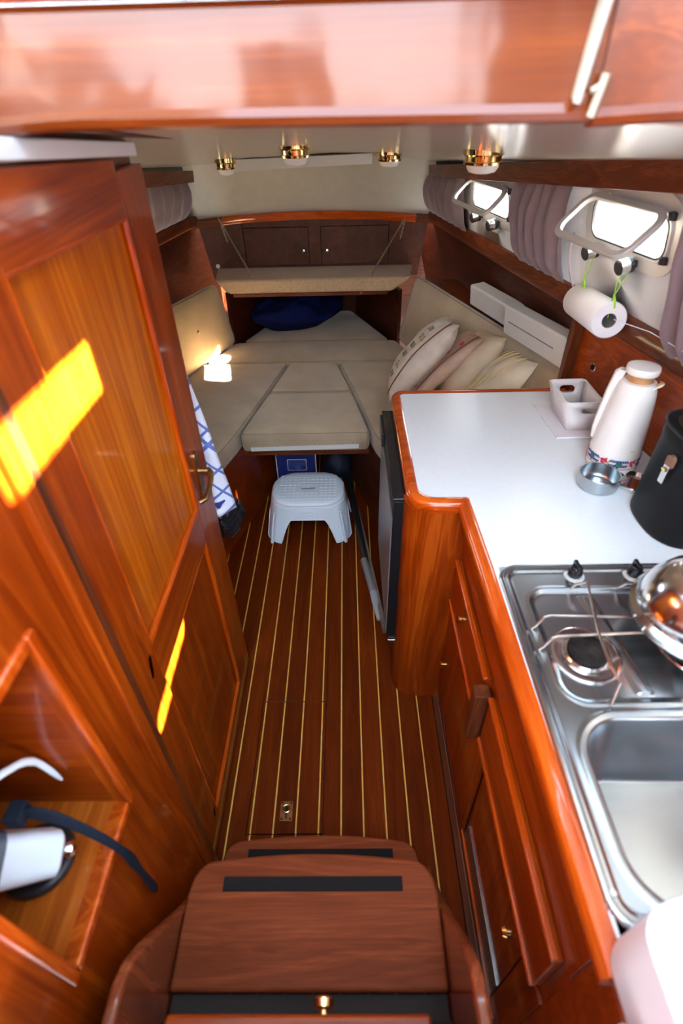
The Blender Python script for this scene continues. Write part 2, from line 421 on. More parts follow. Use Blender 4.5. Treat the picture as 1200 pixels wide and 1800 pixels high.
# ceiling
b = bmn(); rings = []
for i in range(41):
    lo = []; hi = []
    for y in (.735, 1.2, 1.8, 2.4, 3.0, 3.45):
        xr = WS(y, 1.42) + .012; xl = 2 * CX - xr if y > 1.25 else -1.35
        x = xl + (xr - xl) * i / 40; lo.append(V((x, y, ceil_z(y, x)))); hi.append(V((x, y, ceil_z(y, x) + .03)))
    rings.append(lo + hi[::-1])
loft(b, rings)
ob('ceiling', b, CEIL, None, kind='structure', label='glossy off-white cabin ceiling sloping down towards the bow', cat='ceiling')

# hull sides below the rail + coachroof sides above it
def hull_panel(sgn, y0, y1, z0, z1, off0=0, off1=0, n=24, th=.02, fl_=0):
    b = bmn()
    def xx(y, z):
        return XR(y) if z <= 1.101 else WS(y, z)
    def pt(y, z, o):
        x = xx(y, z) + o
        return V((x if sgn > 0 else 2 * CX - x, y, z))
    rings = []
    for i in range(n + 1):
        y = y0 + (y1 - y0) * i / n
        zz0 = z0(y) if callable(z0) else z0; zz1 = z1(y) if callable(z1) else z1
        rings.append([pt(y, zz0, fl_ * (1 - .0)), pt(y, zz1, 0), pt(y, zz1, th), pt(y, zz0, fl_ + th)])
    return loft(b, rings)
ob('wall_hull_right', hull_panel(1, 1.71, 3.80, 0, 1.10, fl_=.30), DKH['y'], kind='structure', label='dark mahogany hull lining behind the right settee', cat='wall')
ob('wall_galley', hull_panel(1, -.35, 1.705, 0, 1.10, th=.03), WD['y'], kind='structure', label='mahogany panelling behind the galley worktop', cat='wall')
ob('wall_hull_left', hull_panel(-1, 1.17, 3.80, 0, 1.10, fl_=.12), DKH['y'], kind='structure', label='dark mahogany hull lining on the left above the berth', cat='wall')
def rail_prof(sgn, y0, y1, n=26):
    b = bmn(); rings = []
    for i in range(n + 1):
        y = y0 + (y1 - y0) * i / n; x = XR(y)
        t = 1.158 if y < 2.7 else 1.158 - (y - 2.7) / .7 * .018
        pr = [(x + .02, 1.092), (x - .016, 1.092), (x - .022, 1.10), (x - .024, 1.12), (x - .020, t - .004), (x - .012, t), (x + .02, t)]
        rings.append([V((px if sgn > 0 else 2 * CX - px, y, z)) for px, z in pr])
    return loft(b, rings)
ob('trim_2', rail_prof(1, -.35, 3.36), DK['y'], kind='structure', label='dark mahogany rail running along the right side under the windows', cat='trim')
ob('trim_3', rail_prof(-1, 1.17, 3.36), DK['y'], kind='structure', label='dark mahogany rail running along the left side above the berth', cat='trim')

# coachroof sides with window openings (u = y, v = z)
WINS = [dict(y0=2.25, y1=2.66, z0=1.262, z1=1.372), dict(y0=1.365, y1=1.72, z0=1.312, z1=1.428), dict(y0=.31, y1=.62, z0=1.385, z1=1.475)]
def cabin_side(sgn, wins, y0=-.9, y1=3.42, th=.022):
    ys = sorted({y0, y1, *[w[k] for w in wins for k in ('y0', 'y1')]}); YS = []
    for a, c in zip(ys, ys[1:]):
        n = max(1, int((c - a) / .12)); YS += [a + (c - a) * i / n for i in range(n)]
    YS.append(y1)
    b = bmn()
    def P(y, z, o):
        x = WS(y, z) + o; return V((x if sgn > 0 else 2 * CX - x, y, z))
    for a, c in zip(YS, YS[1:]):
        w = next((w for w in wins if w['y0'] <= a + 1e-6 and c <= w['y1'] + 1e-6), None)
        top = lambda y: ceil_z(y) + .02
        spans = [(lambda y: 1.13, top)] if w is None else [(lambda y: 1.13, lambda y: w['z0']), (lambda y: w['z1'], top)]
        for lo, hi in spans:
            loft(b, [[P(a, lo(a), 0), P(a, hi(a), 0), P(a, hi(a), th), P(a, lo(a), th)], [P(c, lo(c), 0), P(c, hi(c), 0), P(c, hi(c), th), P(c, lo(c), th)]])
    bmesh.ops.remove_doubles(b, verts=b.verts[:], dist=1e-5)
    return b
ob('wall_right', cabin_side(1, WINS), SIDEV, kind='structure', label='white lined cabin side on the right holding the opening windows', cat='wall')
ob('wall_left', cabin_side(-1, [dict(y0=1.9, y1=2.35, z0=1.25, z1=1.38)], y0=1.17), SIDEV, kind='structure', label='white lined cabin side on the left behind the door', cat='wall')

# front of the coachroof, cream, between trim curve and ceiling
b = bmn(); rings = []
n = 20
for i in range(n + 1):
    t = i / n; x = -.93 + 1.49 * t; u = (x - CX) / .745
    yb = 3.41 - .05 * u * u; zb = 1.145 - .035 * u * u - .012
    yt = 3.25 - .05 * u * u
    rings.append([V((x, yb, zb)), V((x, yt, ceil_z(yt, x) + .02)), V((x, yt + .02, ceil_z(yt, x) + .02)), V((x, yb + .02, zb))])
loft(b, rings)
ob('wall_front', b, VINYL, kind='structure', label='cream vinyl front wall above the forward locker', cat='wall')
# curved front trim, in three lengths of timber
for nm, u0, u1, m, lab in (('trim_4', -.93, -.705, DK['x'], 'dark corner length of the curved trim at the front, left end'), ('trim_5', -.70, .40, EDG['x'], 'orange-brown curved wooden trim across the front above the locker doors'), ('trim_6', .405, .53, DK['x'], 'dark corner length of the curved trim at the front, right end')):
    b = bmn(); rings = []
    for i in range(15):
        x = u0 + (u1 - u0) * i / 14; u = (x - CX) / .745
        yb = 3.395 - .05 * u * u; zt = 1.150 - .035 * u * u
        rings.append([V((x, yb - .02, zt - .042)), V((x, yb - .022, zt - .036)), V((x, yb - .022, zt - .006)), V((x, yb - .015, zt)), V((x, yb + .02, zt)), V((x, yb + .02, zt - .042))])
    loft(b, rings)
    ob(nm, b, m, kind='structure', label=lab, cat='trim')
# bow bulkhead below the locker
bx('wall_bow', DK['x'], None, -.95, .60, 3.76, 3.80, 0, 1.2, kind='structure', label='dark bulkhead deep under the forward shelf', cat='wall')
for nm, sg in (('wall_stem_left', -1), ('wall_stem_right', 1)):
    b = bmn(); pts = [(CX + sg * .48, 3.05, 0), (CX + sg * .25, 3.62, 0), (CX + sg * .27, 3.64, 0), (CX + sg * .50, 3.07, 0)]
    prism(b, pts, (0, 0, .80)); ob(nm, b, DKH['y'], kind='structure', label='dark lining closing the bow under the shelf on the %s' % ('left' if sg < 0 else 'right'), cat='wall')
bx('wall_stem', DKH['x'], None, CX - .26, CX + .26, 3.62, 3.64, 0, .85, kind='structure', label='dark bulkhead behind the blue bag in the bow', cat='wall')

# wooden boards hanging under the ceiling, either side
def side_board(sgn, y0, y1, dz0, dz1):
    b = bmn(); rings = []
    for i in range(21):
        y = y0 + (y1 - y0) * i / 20; zt = ceil_z(y) - .001
        z0 = zt - (dz0 + (dz1 - dz0) * i / 20); x = WS(y, z0) - (.065 if sgn > 0 else .10)
        pr = [(x, z0), (x - .004, zt), (x + .012, zt), (x + .014, z0)]
        rings.append([V((px if sgn > 0 else 2 * CX - px, y, z)) for px, z in pr])
    return loft(b, rings)
ob('trim_7', side_board(1, -.3, 3.14, .085, .048), DK['y'], bev=.002, kind='structure', label='long dark mahogany pelmet board under the ceiling above the right windows', cat='trim')
ob('trim_8', side_board(-1, 1.2, 3.12, .085, .05), DK['y'], bev=.002, kind='structure', label='short dark mahogany pelmet board above the left curtain', cat='trim')

# left bulkhead (joinery) with cubby: plane x=-.38
bk = root('wall_bulkhead_left', (-.38, .1, 0), 'varnished mahogany bulkhead on the left with an open cubby hole', 'wall', kind='structure')
XB = -.38; CY0, CY1, CZ0, CZ1 = .165, .376, .742, 1.152
bx('panel', WD['z'], bk, XB - .018, XB, -.4, CY0, 0, 1.62, bev=0)
bx('panel', WD['z'], bk, XB - .018, XB, CY1, .47, 0, 1.62, bev=0)
bx('panel', WD['z'], bk, XB - .018, XB, CY0, CY1, 0, CZ0, bev=0)
bx('panel', WD['z'], bk, XB - .018, XB, CY0, CY1, CZ1, 1.62, bev=0)
bx('cubby_floor', WPC, bk, -.66, XB - .018, CY0, CY1, CZ0 - .012, CZ0, bev=0)
bx('cubby_top', WPC, bk, -.66, XB - .018, CY0, CY1, CZ1, CZ1 + .012, bev=0)
bx('cubby_side', WD['x'], bk, -.66, XB - .018, CY1, CY1 + .012, CZ0 - .012, CZ1 + .012, bev=0)
bx('cubby_side', WD['x'], bk, -.66, XB - .018, CY0 - .012, CY0, CZ0 - .012, CZ1 + .012, bev=0)
bx('cubby_back', WPC, bk, -.67, -.66, CY0 - .012, CY1 + .012, CZ0 - .012, CZ1 + .012, bev=0)
fw = .018
for a in ((CY1, CY1 + fw, CZ0 - fw, CZ1 + fw), (CY0 - fw, CY0, CZ0 - fw, CZ1 + fw), (CY0, CY1, CZ1, CZ1 + fw), (CY0, CY1, CZ0 - fw, CZ0)):
    bx('cubby_frame', EDG['z'], bk, XB - .004, XB + .007, *a, bev=.004)
# door post with quirk
bx('post', WD['z'], bk, XB - .02, XB + .012, .47, .500, 0, 1.61, bev=.005)
bx('rebate', SEAM, bk, XB - .02, XB - .004, .500, .534, 0, 1.61, bev=0)
bx('post', DK['z'], bk, XB - .02, XB + .006, .502, .524, 0, 1.61, bev=.003)
bx('head', DK['y'], bk, XB - .034, XB - .022, .524, 1.175, 1.50, 1.64, bev=.002)

# bulkhead beyond the door's free edge (seen as a dark edge) and lower kick
bx('trim_9', DK['y'], None, XB - .035, XB - .004, .53, 1.172, 0, .022, kind='structure', label='dark threshold under the left door', cat='trim')

# the door
dr = root('door_1', (XB, .53, 0), 'varnished mahogany panelled door with brass lever handle on the left', 'door', kind='structure')
DX0, DX1 = XB - .026, XB
def dbox(nm, m, y0, y1, z0, z1, x0=DX0, x1=DX1, bev=.002):
    return bx(nm, m, dr, x0, x1, y0, y1, z0, z1, bev=bev)
def dtop(y): return 1.606 - .055 * (y - .53)
dbox('stile', WD['z'], .528, .615, .026, 1.595)
dbox('stile', WD['z'], 1.028, 1.166, .026, 1.562)
b = bmn(); prism(b, [(DX0, .615, 1.502), (DX0, 1.028, 1.492), (DX0, 1.028, dtop(1.028)), (DX0, .615, dtop(.615))], (.026, 0, 0)); ob('rail', b, WD['y'], dr, bev=.002)
dbox('rail', WD['y'], .615, 1.028, .735, .845)
dbox('rail', WD['y'], .615, 1.028, .026, .10)
dbox('panel', WP, .60, 1.04, .835, 1.51, DX0 + .004, DX1 - .012, 0)
dbox('panel', WD['z'], .60, 1.04, .09, .745, DX0 + .004, DX1 - .012, 0)
for z0, z1, zz in ((.845, 1.494, 1.503), (.10, .735, .735)):
    for s_ in range(4):
        pa = [(.617, z0), (1.026, z0), (1.026, z1), (.617, zz)]
        p, q2 = pa[s_], pa[(s_ + 1) % 4]
        b = bmn(); tube(b, [(DX1 - .006, p[0], p[1]), (DX1 - .006, q2[0], q2[1])], .0065, 8); ob('moulding', b, EDG['z' if s_ % 2 else 'y'], dr)
h = root('unused', (0, 0, 0), None, None); bpy.data.objects.remove(h)
hd = bmn(); slab2(hd, frame_m((DX1 + .001, 1.085, .905), (0, 1, 0), (0, 0, 1)), .026, .15, .012, -.002, .004)
hp = ob('handle', hd, OLDB, dr, label='aged brass lever handle with back plate')
b = bmn(); tube(b, [(DX1 + .002, 1.085, .925), (DX1 + .028, 1.085, .925)], .0085, 12); ob('spindle', b, OLDB, hp)
b = bmn(); tube(b, [(DX1 + .026, 1.09, .925), (DX1 + .036, 1.075, .925), (DX1 + .040, 1.05, .920), (DX1 + .040, 1.02, .910), (DX1 + .036, .995, .902), (DX1 + .022, .985, .900)], [.0075, .0075, .0065, .006, .006, .006], 10); ob('lever', b, OLDB, hp)
b = bmn(); slab2(b, frame_m((DX1, .588, .812), (0, .3, 1), (0, 1, 0)), .05, .012, .003, 0, .004); ob('hinge', b, ALU, dr)
b = bmn(); slab2(b, frame_m((DX1, .60, .13), (0, .3, 1), (0, 1, 0)), .03, .012, .003, 0, .004); ob('hinge', b, ALU, dr)
# white capping above the door
b = bmn(); prism(b, [(XB - .03, .55, 1.611), (XB - .03, 1.12, 1.576), (XB - .03, 1.12, 1.597), (XB - .03, .55, 1.634)], (.042, 0, 0))
ob('trim_10', b, WHITE, bev=.003, kind='structure', label='white painted capping above the left door', cat='trim')
b = bmn(); prism(b, [(XB - .03, .74, 1.630), (XB - .03, 1.24, 1.594), (XB + .05, 1.24, 1.594), (XB + .02, .74, 1.628)], (0, 0, .010))
ob('trim_11', b, DK['y'], kind='structure', label='dark wooden fillet between the ceiling and the white capping', cat='trim')
# closes the head compartment behind the door
bx('wall_heads', HIDDEN, None, -1.38, XB - .04, 1.168, 1.19, 0, 1.60, kind='structure', bev=0, label='bulkhead behind the open door', cat='wall')

# wheelhouse around the camera: side deck, coamings, roof, side walls (unseen, added to shape the daylight)
bx('sunblock_deck_right', WHITE, None, .86, 1.08, -1.8, 1.0, 1.60, 1.66, kind='structure', bev=0, label='unseen deck plate added over the galley to block stray sun', cat='deck')  # unseen plate added to stop sun leaking in below the side wall
bx('lightblock_deck_left', WHITE, None, -1.45, XB - .021, -1.8, 1.0, 1.635, 1.66, kind='structure', bev=0, label='unseen deck plate added over the left bulkhead to close out daylight', cat='deck')  # unseen plate added likewise on the left against leaking light
b = bmn()
for a in ((-1.8, .23, 1.66, 2.6), (.54, 1.0, 1.66, 2.6), (.23, .54, 1.66, 2.155), (.23, .54, 2.245, 2.6)): box(b, 1.04, 1.07, *a)
ob('wall_sun_mask_right', b, GRP, kind='structure', label='unseen wheelhouse side added on the right, slotted to throw a sun patch on the door', cat='wall')  # unseen wall added to hold off the sun; slot shaped for one patch
b = bmn()
for a in ((-1.8, -1.2, 1.66, 2.6), (.6, 1.0, 1.66, 2.6), (-1.2, .6, 1.66, 1.8), (-1.2, .6, 2.3, 2.6)): box(b, -1.45, -1.42, *a)
ob('wall_light_mask_left', b, GRP, kind='structure', label='unseen wheelhouse side added on the left, its opening sized for the daylight', cat='wall')  # unseen wall added to limit the daylight from the left
b = bmn()
for a in ((-1.45, 1.08, -1.8, -1.5), (-1.45, 1.08, .30, 1.0), (-1.45, -.35, -1.5, .30), (.65, 1.08, -1.5, .30)): box(b, *a, 2.6, 2.64)
ob('light_mask_roof', b, GRP, kind='structure', label='unseen wheelhouse roof added overhead, its opening cut to let sky light down', cat='roof')  # unseen roof added; opening placed to pour cool sky light on the galley
bx('wall_back', DK['x'], None, -.40, .95, -.40, -.37, 0, .88, kind='structure', bev=0, label='engine bulkhead behind the steps', cat='wall')
bx('wheelhouse_sole', FLR[1], None, -1.45, 1.08, -1.8, -.37, .86, .90, kind='structure', bev=0, label='wheelhouse floor behind the steps', cat='floor')
b = bmn()
for a in ((-1.45, 1.08, .9, 1.50), (-1.45, 1.08, 2.5, 2.6), (-1.45, -.93, 1.5, 1.88), (-.43, -.11, 1.5, 1.98), (.64, 1.08, 1.5, 2.5)): box(b, a[0], a[1], -1.84, -1.80, a[2], a[3])
ob('wall_reflection_mask_back', b, mat('reflection_mask_grey', (.10, .09, .085), .6), kind='structure', label='unseen grey aft wall added so the header reflects bright and dark patches', cat='wall')  # unseen wall added; its gaps and blocks pattern the reflection on the header

# ------------------------------------------------------------------ companionway header
hdr = root('companionway_header', (0, .72, 1.62), 'glossy orange-brown varnished header board across the top of the companionway', 'header')
b = bmn(); rings = []
for i in range(25):
    t = i / 24; x = -.40 + .67 * t; zb = 1.628 - .006 * t - (.006 if x < -.3 else 0) * (abs(x + .3) / .1)
    y = .715 + .0 * t
    pr = [(y + .02, zb), (y + .004, zb), (y - .004, zb + .003), (y - .007, zb + .010), (y - .002, zb + .018), (y - .001, 1.722), (y + .003, 1.728), (y + .02, 1.728)]
    rings.append([V((x, a, z)) for a, z in pr])
loft(b, rings); ob('board', b, BEAM, hdr, ang=15)
b = bmn(); rings = []
for i in range(25):
    t = i / 24; x = .271 + .50 * t; zb = 1.618 + .004 * min(1, t * 6) - .02 * max(0, t - .2); y = .713 - .16 * t
    pr = [(y + .02, zb), (y + .004, zb), (y - .004, zb + .003), (y - .007, zb + .010), (y - .002, zb + .018), (y - .001, 1.722), (y + .003, 1.728), (y + .02, 1.728)]
    rings.append([V((x, a, z)) for a, z in pr])
loft(b, rings); ob('corner_board', b, wood('header_dark', (.12, .022, .004), (.17, .032, .006), (.22, .046, .009), 'x', rough=.3, coat=.3, coatr=.15), hdr, ang=15)
bx('capping', EDG['x'], hdr, -.40, .27, .690, .745, 1.729, 1.738, bev=.003)
bx('dash', WHITE, None, -1.42, 1.04, .75, 1.0, 1.70, 1.727, kind='structure', bev=.003, label='white shelf ahead of the wheelhouse', cat='shelf')
bolt = root('door_bolt', (.26, .705, 1.65), 'cream painted sliding bolt standing upright on the header board', 'bolt')
b = bmn(); slab2(b, frame_m((.2525, .7115, 1.685), (.10, 0, 1), (1, 0, 0)), .085, .011, .003, -.006, .001); ob('case', b, mat('cream_bolt', (.36, .32, .24), .4), bolt, bev=.001)
b = bmn(); tube(b, [(.247, .703, 1.640), (.259, .700, 1.735)], .0042, 10); ob('rod', b, mat('cream_rod', (.42, .40, .34), .35), bolt)
b = bmn(); tube(b, [(.2655, .705, 1.628), (.2715, .702, 1.664)], .0042, 10); tube(b, [(.259, .702, 1.650), (.272, .702, 1.656)], .003, 8); ob('keeper', b, mat('cream_keeper', (.38, .34, .25), .4), bolt)

# ------------------------------------------------------------------ berths
bb = root('berth_base_left', (-.6, 2.0, 0), 'dark mahogany front of the left berth box', 'berth', kind='structure')
BZ = .432
b = bmn(); prism(b, [(-.725, 1.20, 0), (-.285, 2.72, 0), (-.285, 3.0, 0), (-.62, 3.0, 0), (-1.05, 2.0, 0), (-1.1, 1.20, 0)], (0, 0, BZ)); ob('face', b, WD['y'], bb)
bb2 = root('berth_base_right', (.3, 2.0, 0), 'dark mahogany front of the right berth box', 'berth', kind='structure')
b = bmn(); prism(b, [(.215, 1.71, 0), (-.085, 2.72, 0), (-.085, 3.0, 0), (.29, 3.0, 0), (.60, 2.3, 0), (.715, 1.71, 0)], (0, 0, BZ)); ob('face', b, DK['y'], bb2)
bx('berth_base_front', DK['x'], None, -.60, .24, 3.003, 3.595, 0, BZ, kind='structure', label='dark base under the foremost cushions', cat='berth')
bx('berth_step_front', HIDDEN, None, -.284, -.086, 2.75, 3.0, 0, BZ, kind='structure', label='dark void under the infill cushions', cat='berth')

def cushion(name, poly, z0, z1, m, lab, r=.018, puff=.008, corner=.03, cat='cushion', piping=True, grp=None):
    o = root(name, (sum(p[0] for p in poly) / len(poly), sum(p[1] for p in poly) / len(poly), z0), lab, cat, grp)
    b = bmn(); pad(b, poly, z0, z1, r, puff, corner=corner); ob('cover', b, m, o)
    if piping:
        P = inset(rnd(poly, corner), r * .35)
        b = bmn(); tube(b, [(x, y, z1 - r * .30) for x, y in P], .0013, 6, closed=True); ob('piping', b, GREYP, o)
    return o
ZT = .53; ZB = BZ + .001
cushion('infill_cushion', [(-.470, 1.945), (.098, 1.945), (.024, 2.352), (-.388, 2.352)], ZB + .005, ZT + .004, FAB, 'beige trapezoid infill cushion at the front edge, with a white strip along its face', r=.022, corner=.035)
ic = [o for o in COL.objects if o.name == 'infill_cushion'][0]
b = bmn(); prism(b, [(-.425, 1.9445, .448), (.045, 1.9445, .456), (.045, 1.9445, .476), (-.425, 1.9445, .467)], (0, -.0022, 0)); ob('hook_tape', b, VEL, ic)
b = bmn()
for i in range(26):
    for j in range(3):
        x = -.44 + i * .0205 + (j % 2) * .008; z = (.447, .481, .497)[j]
        lathe(b, [(.0016, -.0006), (.0014, .0006)], (x, 1.9438, z), 6, M=Matrix.Rotation(pi / 2, 3, 'X'))
ob('woven_dots', b, GREYP, ic, kind='stuff')
bx('infill_board', DK['x'], None, -.46, .09, 1.965, 2.76, .412, ZB + .004, label='dark board carrying the infill cushions between the berths', cat='board')
cushion('infill_cushion', [(-.386, 2.362), (.022, 2.362), (-.058, 2.728), (-.312, 2.728)], ZB + .005, ZT, FAB, 'small beige infill cushion between the two berths, behind the one with the white strip')
cushion('berth_cushion', [(-.322, 2.722), (-.398, 2.352), (-.483, 1.945), (-.625, 1.46), (-.94, 1.46), (-.92, 2.3), (-.79, 2.722)], ZB, ZT, FAB, 'long beige berth cushion on the left, lit by the sun')
cushion('berth_cushion', [(-.048, 2.722), (.034, 2.352), (.108, 1.945), (.19, 1.72), (.675, 1.72), (.545, 2.3), (.40, 2.722)], ZB, ZT, FAB, 'long beige berth cushion on the right, under the throw pillows')
cushion('berth_cushion', [(-.775, 2.732), (.385, 2.732), (.285, 3.035), (-.655, 3.035)], ZB, ZT, FAB, 'wide beige cushion lying across the berth behind the infill')
cushion('berth_cushion', [(-.615, 3.045), (.25, 3.045), (.035, 3.59), (-.405, 3.59)], ZB, ZT, FAB, 'foremost tapering beige cushion half under the blue bag')

def lean_pad(name, B0, B1, T1, T0, th, m, lab, sgn):
    """upright cushion: quad face B0 B1 T1 T0 (bottom start/end, top end/start), thickness pushed outboard"""
    c = [V(p) for p in (B0, B1, T1, T0)]
    du = (c[1] - c[0]); M = frame_m(c[0], du, c[3] - c[0]); Mi = M.inverted()
    poly = [(Mi @ p).to_2d() for p in c]
    o = root(name, c[0], lab, 'cushion')
    s = 1 if (M.to_3x3() @ V((0, 0, 1))).x * sgn > 0 else -1
    b = bmn()
    F = M @ Matrix.Scale(-s, 4, (0, 0, 1))      # local +z faces the aisle
    pad(b, [tuple(p) for p in poly], -th, 0, .022, .012, F, corner=.05)
    ob('cover', b, m, o)
    P = inset(rnd([tuple(p) for p in poly], .05), .006)
    b = bmn(); tube(b, [F @ V((x, y, -.004)) for x, y in P], .0014, 6, closed=True); ob('piping', b, GREYP, o)
    cx = sum(p[0] for p in poly) / 4; cy = sum(p[1] for p in poly) / 4
    b = bmn(); lathe(b, [(.009, .010), (.010, .0135), (.006, .017), (0, .018)], (0, 0, 0), 14, M=None)
    for v in b.verts: v.co = F @ (v.co + V((cx, cy, 0)))
    ob('button', b, m, o)
    return o
lean_pad('backrest_cushion', (.293, 3.03, ZT + .004), (.690, 1.735, ZT + .004), (.768, 1.735, .885), (.382, 3.06, .880), .045, FAB, 'long beige backrest cushion along the right side behind the pillows', 1)
lean_pad('backrest_cushion', (-.645, 3.02, ZT + .004), (-.86, 2.43, ZT + .004), (-.93, 2.40, .865), (-.712, 3.04, .865), .05, FABG, 'beige backrest cushion along the left side, golden sunlight put into its colour', -1)

# ledge behind the right backrest
b = bmn(); rings = []
for i in range(13):
    y = 3.0 - 1.28 * i / 12; t = i / 12; xi = .43 + (.80 - .43) * t; z = .866
    rings.append([V((xi, y, z - .02)), V((XR(y) + .05, y, z - .02)), V((XR(y) + .05, y, z)), V((xi, y, z))])
loft(b, rings); ob('trim_12', b, DK['y'], kind='structure', label='dark ledge behind the right backrest', cat='trim')
# white zipped cushions standing on the ledge
def wbox(P0, P1, dep, hgt, lab, zipper):
    P0 = V(P0); P1 = V(P1); du = P1 - P0; L = du.length
    M = frame_m(P0, du, (-.10, -.03, 1)); x0, y1, z0 = P0
    o = root('box_cushion', (x0, y1, z0), lab, 'cushion', None)
    b = bmn(); 
    sz = 1 if (M.to_3x3() @ V((0, 0, 1))).x > 0 else -1
    loft(b, [[M @ V((0, 0, s)), M @ V((L, 0, s)), M @ V((L, hgt, s)), M @ V((0, hgt, s))] for s in (0, dep * sz)])
    ob('cover', b, CANV, o, bev=.009, seg=3)
    if zipper:
        for sg in (1,):
            b = bmn(); tube(b, [M @ V((L * .1, hgt * .52, -.0005 * sz)), M @ V((L * .82, hgt * .5, -.0005 * sz))], .0018, 6); ob('zip', b, GREYP, o)
    return o
wbox((.572, 2.50, .885), (.672, 2.145, .885), .070, .090, 'white rectangular cushion leaning on the right ledge, the farther of two', False)
wbox((.632, 2.11, .887), (.752, 1.725, .887), .058, .115, 'white rectangular cushion with a zip on the right ledge, the nearer of two', True)

# forward shelf cushion + chains
sh = root('shelf_cushion', (-.2, 3.2, .79), 'beige flared cushion on the hanging shelf across the bow', 'cushion')
b = bmn(); 
loft(b, [[V((-.665, 3.06, .792)), V((.255, 3.06, .792)), V((.33, 3.38, .792)), V((-.72, 3.38, .792))], [V((-.735, 3.065, .868)), V((.362, 3.065, .868)), V((.41, 3.385, .858)), V((-.785, 3.385, .858))]])
ob('cover', b, FABP, sh, bev=.016, seg=3)
b = bmn(); prism(b, [(-.64, 3.07, .79), (.23, 3.07, .79), (.31, 3.43, .79), (-.70, 3.43, .79)], (0, 0, -.016)); ob('shelf_board', b, DK['x'], None, label='dark hinged shelf board under the flared cushion, hung on chains', cat='shelf')
b = bmn()
for i in range(22):
    for j in range(3):
        x = -.62 + i * .039 + (j % 2) * .02; z = .808 + j * .018
        lathe(b, [(.0018, -.0006), (.0016, .0006)], (x, 3.0600, z), 6, M=Matrix.Rotation(pi / 2, 3, 'X'))
ob('woven_dots', b, GREYP, sh, kind='stuff')
CHM = mat('chain_brass', (.60, .54, .38), .35, metal=1)
def chain(pts, lab):
    b = bmn(); P = [V(p) for p in pts]; o = 0; k = 0
    for a, c in zip(P, P[1:]):
        L = (c - a).length; d = (c - a).normalized(); s = d.cross(V((0, 1, .01))).normalized(); t = s.cross(d)
        n = int(L / .0105)
        for i in range(n):
            p = a + d * (i + .5) * L / n; e = s if k % 2 else t; k += 1
            tube(b, [p + d * cos(q_) * .0072 + e * sin(q_) * .0045 for q_ in [2 * pi * j / 8 for j in range(8)]], .0017, 4, closed=True)
    return ob('chain', b, CHM, label=lab, cat='chain', group='chains holding up the forward shelf')
chain([(-.690, 3.365, 1.00), (-.722, 3.355, 1.128), (-.470, 3.050, .790)], 'thin metal chain holding the left end of the forward shelf')
chain([(.318, 3.36, 1.00), (.345, 3.355, 1.115), (.080, 3.050, .790)], 'thin metal chain holding the right end of the forward shelf')
for x, z in ((-.722, 1.132), (.345, 1.12)):
    b = bmn(); tube(b, [(x, 3.37, z + .004), (x, 3.352, z + .002), (x, 3.350, z - .008)], .0022, 6); ob('hook', b, CHM, label='small hook in the front trim carrying the %s chain' % ('left' if x < 0 else 'right'), cat='hook')

# forward locker
lk = root('forward_locker', (-.2, 3.42, .86), 'wide brown forward locker with two small doors above the shelf cushion', 'locker')
bx('carcass', LOCK, lk, -.605, .26, 3.425, 3.60, .80, 1.095, bev=0)
bx('mullion', LOCK, lk, -.214, -.148, 3.402, 3.424, .862, 1.10, bev=.001)
bx('rail', LOCK, lk, -.60, .255, 3.405, 3.424, 1.068, 1.11, bev=.001)
for x0, x1, kx in ((-.597, -.219, -.251), (-.143, .252, -.112)):
    d = bx('locker_door', LOCK, lk, x0, x1, 3.400, 3.422, .864, 1.064, bev=.003)
    b = bmn(); lathe(b, [(.006, 0), (.005, .006), (.011, .012), (.013, .018), (.010, .024), (0, .026)], (kx, 3.400, .94), 18, M=Matrix.Rotation(pi / 2, 3, 'X')); ob('knob', b, CHROME, d)
for sg in (-1, 1):
    b = bmn(); xa = -.602 if sg < 0 else .257; xb = -.80 if sg < 0 else .43
    prism(b, [(xa, 3.402, .80), (xb, 3.36, .80), (xb - .04 * -sg * -1 * -1, 3.34, 1.10), (xa, 3.395, 1.11)], (0, .03, 0)); ob('side_panel', b, LOCK, lk, bev=.001)
b = bmn(); lathe(b, [(.012, 0), (.012, .004), (0, .006)], (-.765, 3.352, .875), 16, M=Matrix.Rotation(pi / 2, 3, 'X')); ob('snap_cap', b, WHITE, lk)

# blue bag
b = bmn()
def bag(u, v):
    a = 2 * pi * u; t = v
    rx = .36 * sin(pi * min(1, t)) ** .55; c = V((-.31, 3.33, .53))
    x = cos(a) * rx * 1.0; y = sin(a) * rx * .62
    hgt = .165 * (1 - cos(pi * t)) / 2
    nn = noise.noise(V((x * 5, y * 5, t * 3))) * .035
    r2 = V((x + y * .22, y + x * .30, hgt * (1 - .25 * cos(a)) + max(0, nn) * (1 if t > .2 else 0)))
    return c + r2 + V((nn, -nn, .003))
vs = []
for j in range(25):
    t = j / 24
    rad = (sin(pi * (.16 + .84 * t) ** 1.0)) ** .6 if t < 1 else 0.01
    ring = []
    for i in range(48):
        a = 2 * pi * i / 48
        n1 = noise.noise(V((cos(a) * 2.2, sin(a) * 2.2, 3.1))) * .14
        x = cos(a) * .30 * rad * (1 + n1); y = sin(a) * .24 * rad * (1 + n1)
        z = .17 * t ** .8
        f = (noise.noise(V((x * 9, y * 9, z * 7 + 5))) * .05 + abs(noise.noise(V((x * 17, y * 17, z * 12)))) * .04) * (t > .05)
        ring.append(V((-.32 + x * .95 - y * .2 + f, 3.345 + y + x * .36 - f * .5, ZT + .010 + max(0, z + f * .8))))
    vs.append(ring)
b = bmn(); loft(b, vs)
ob('fabric_bag', b, NAVY, label='crumpled dark blue fabric bag lying in the bow under the shelf', cat='bag', ang=80)

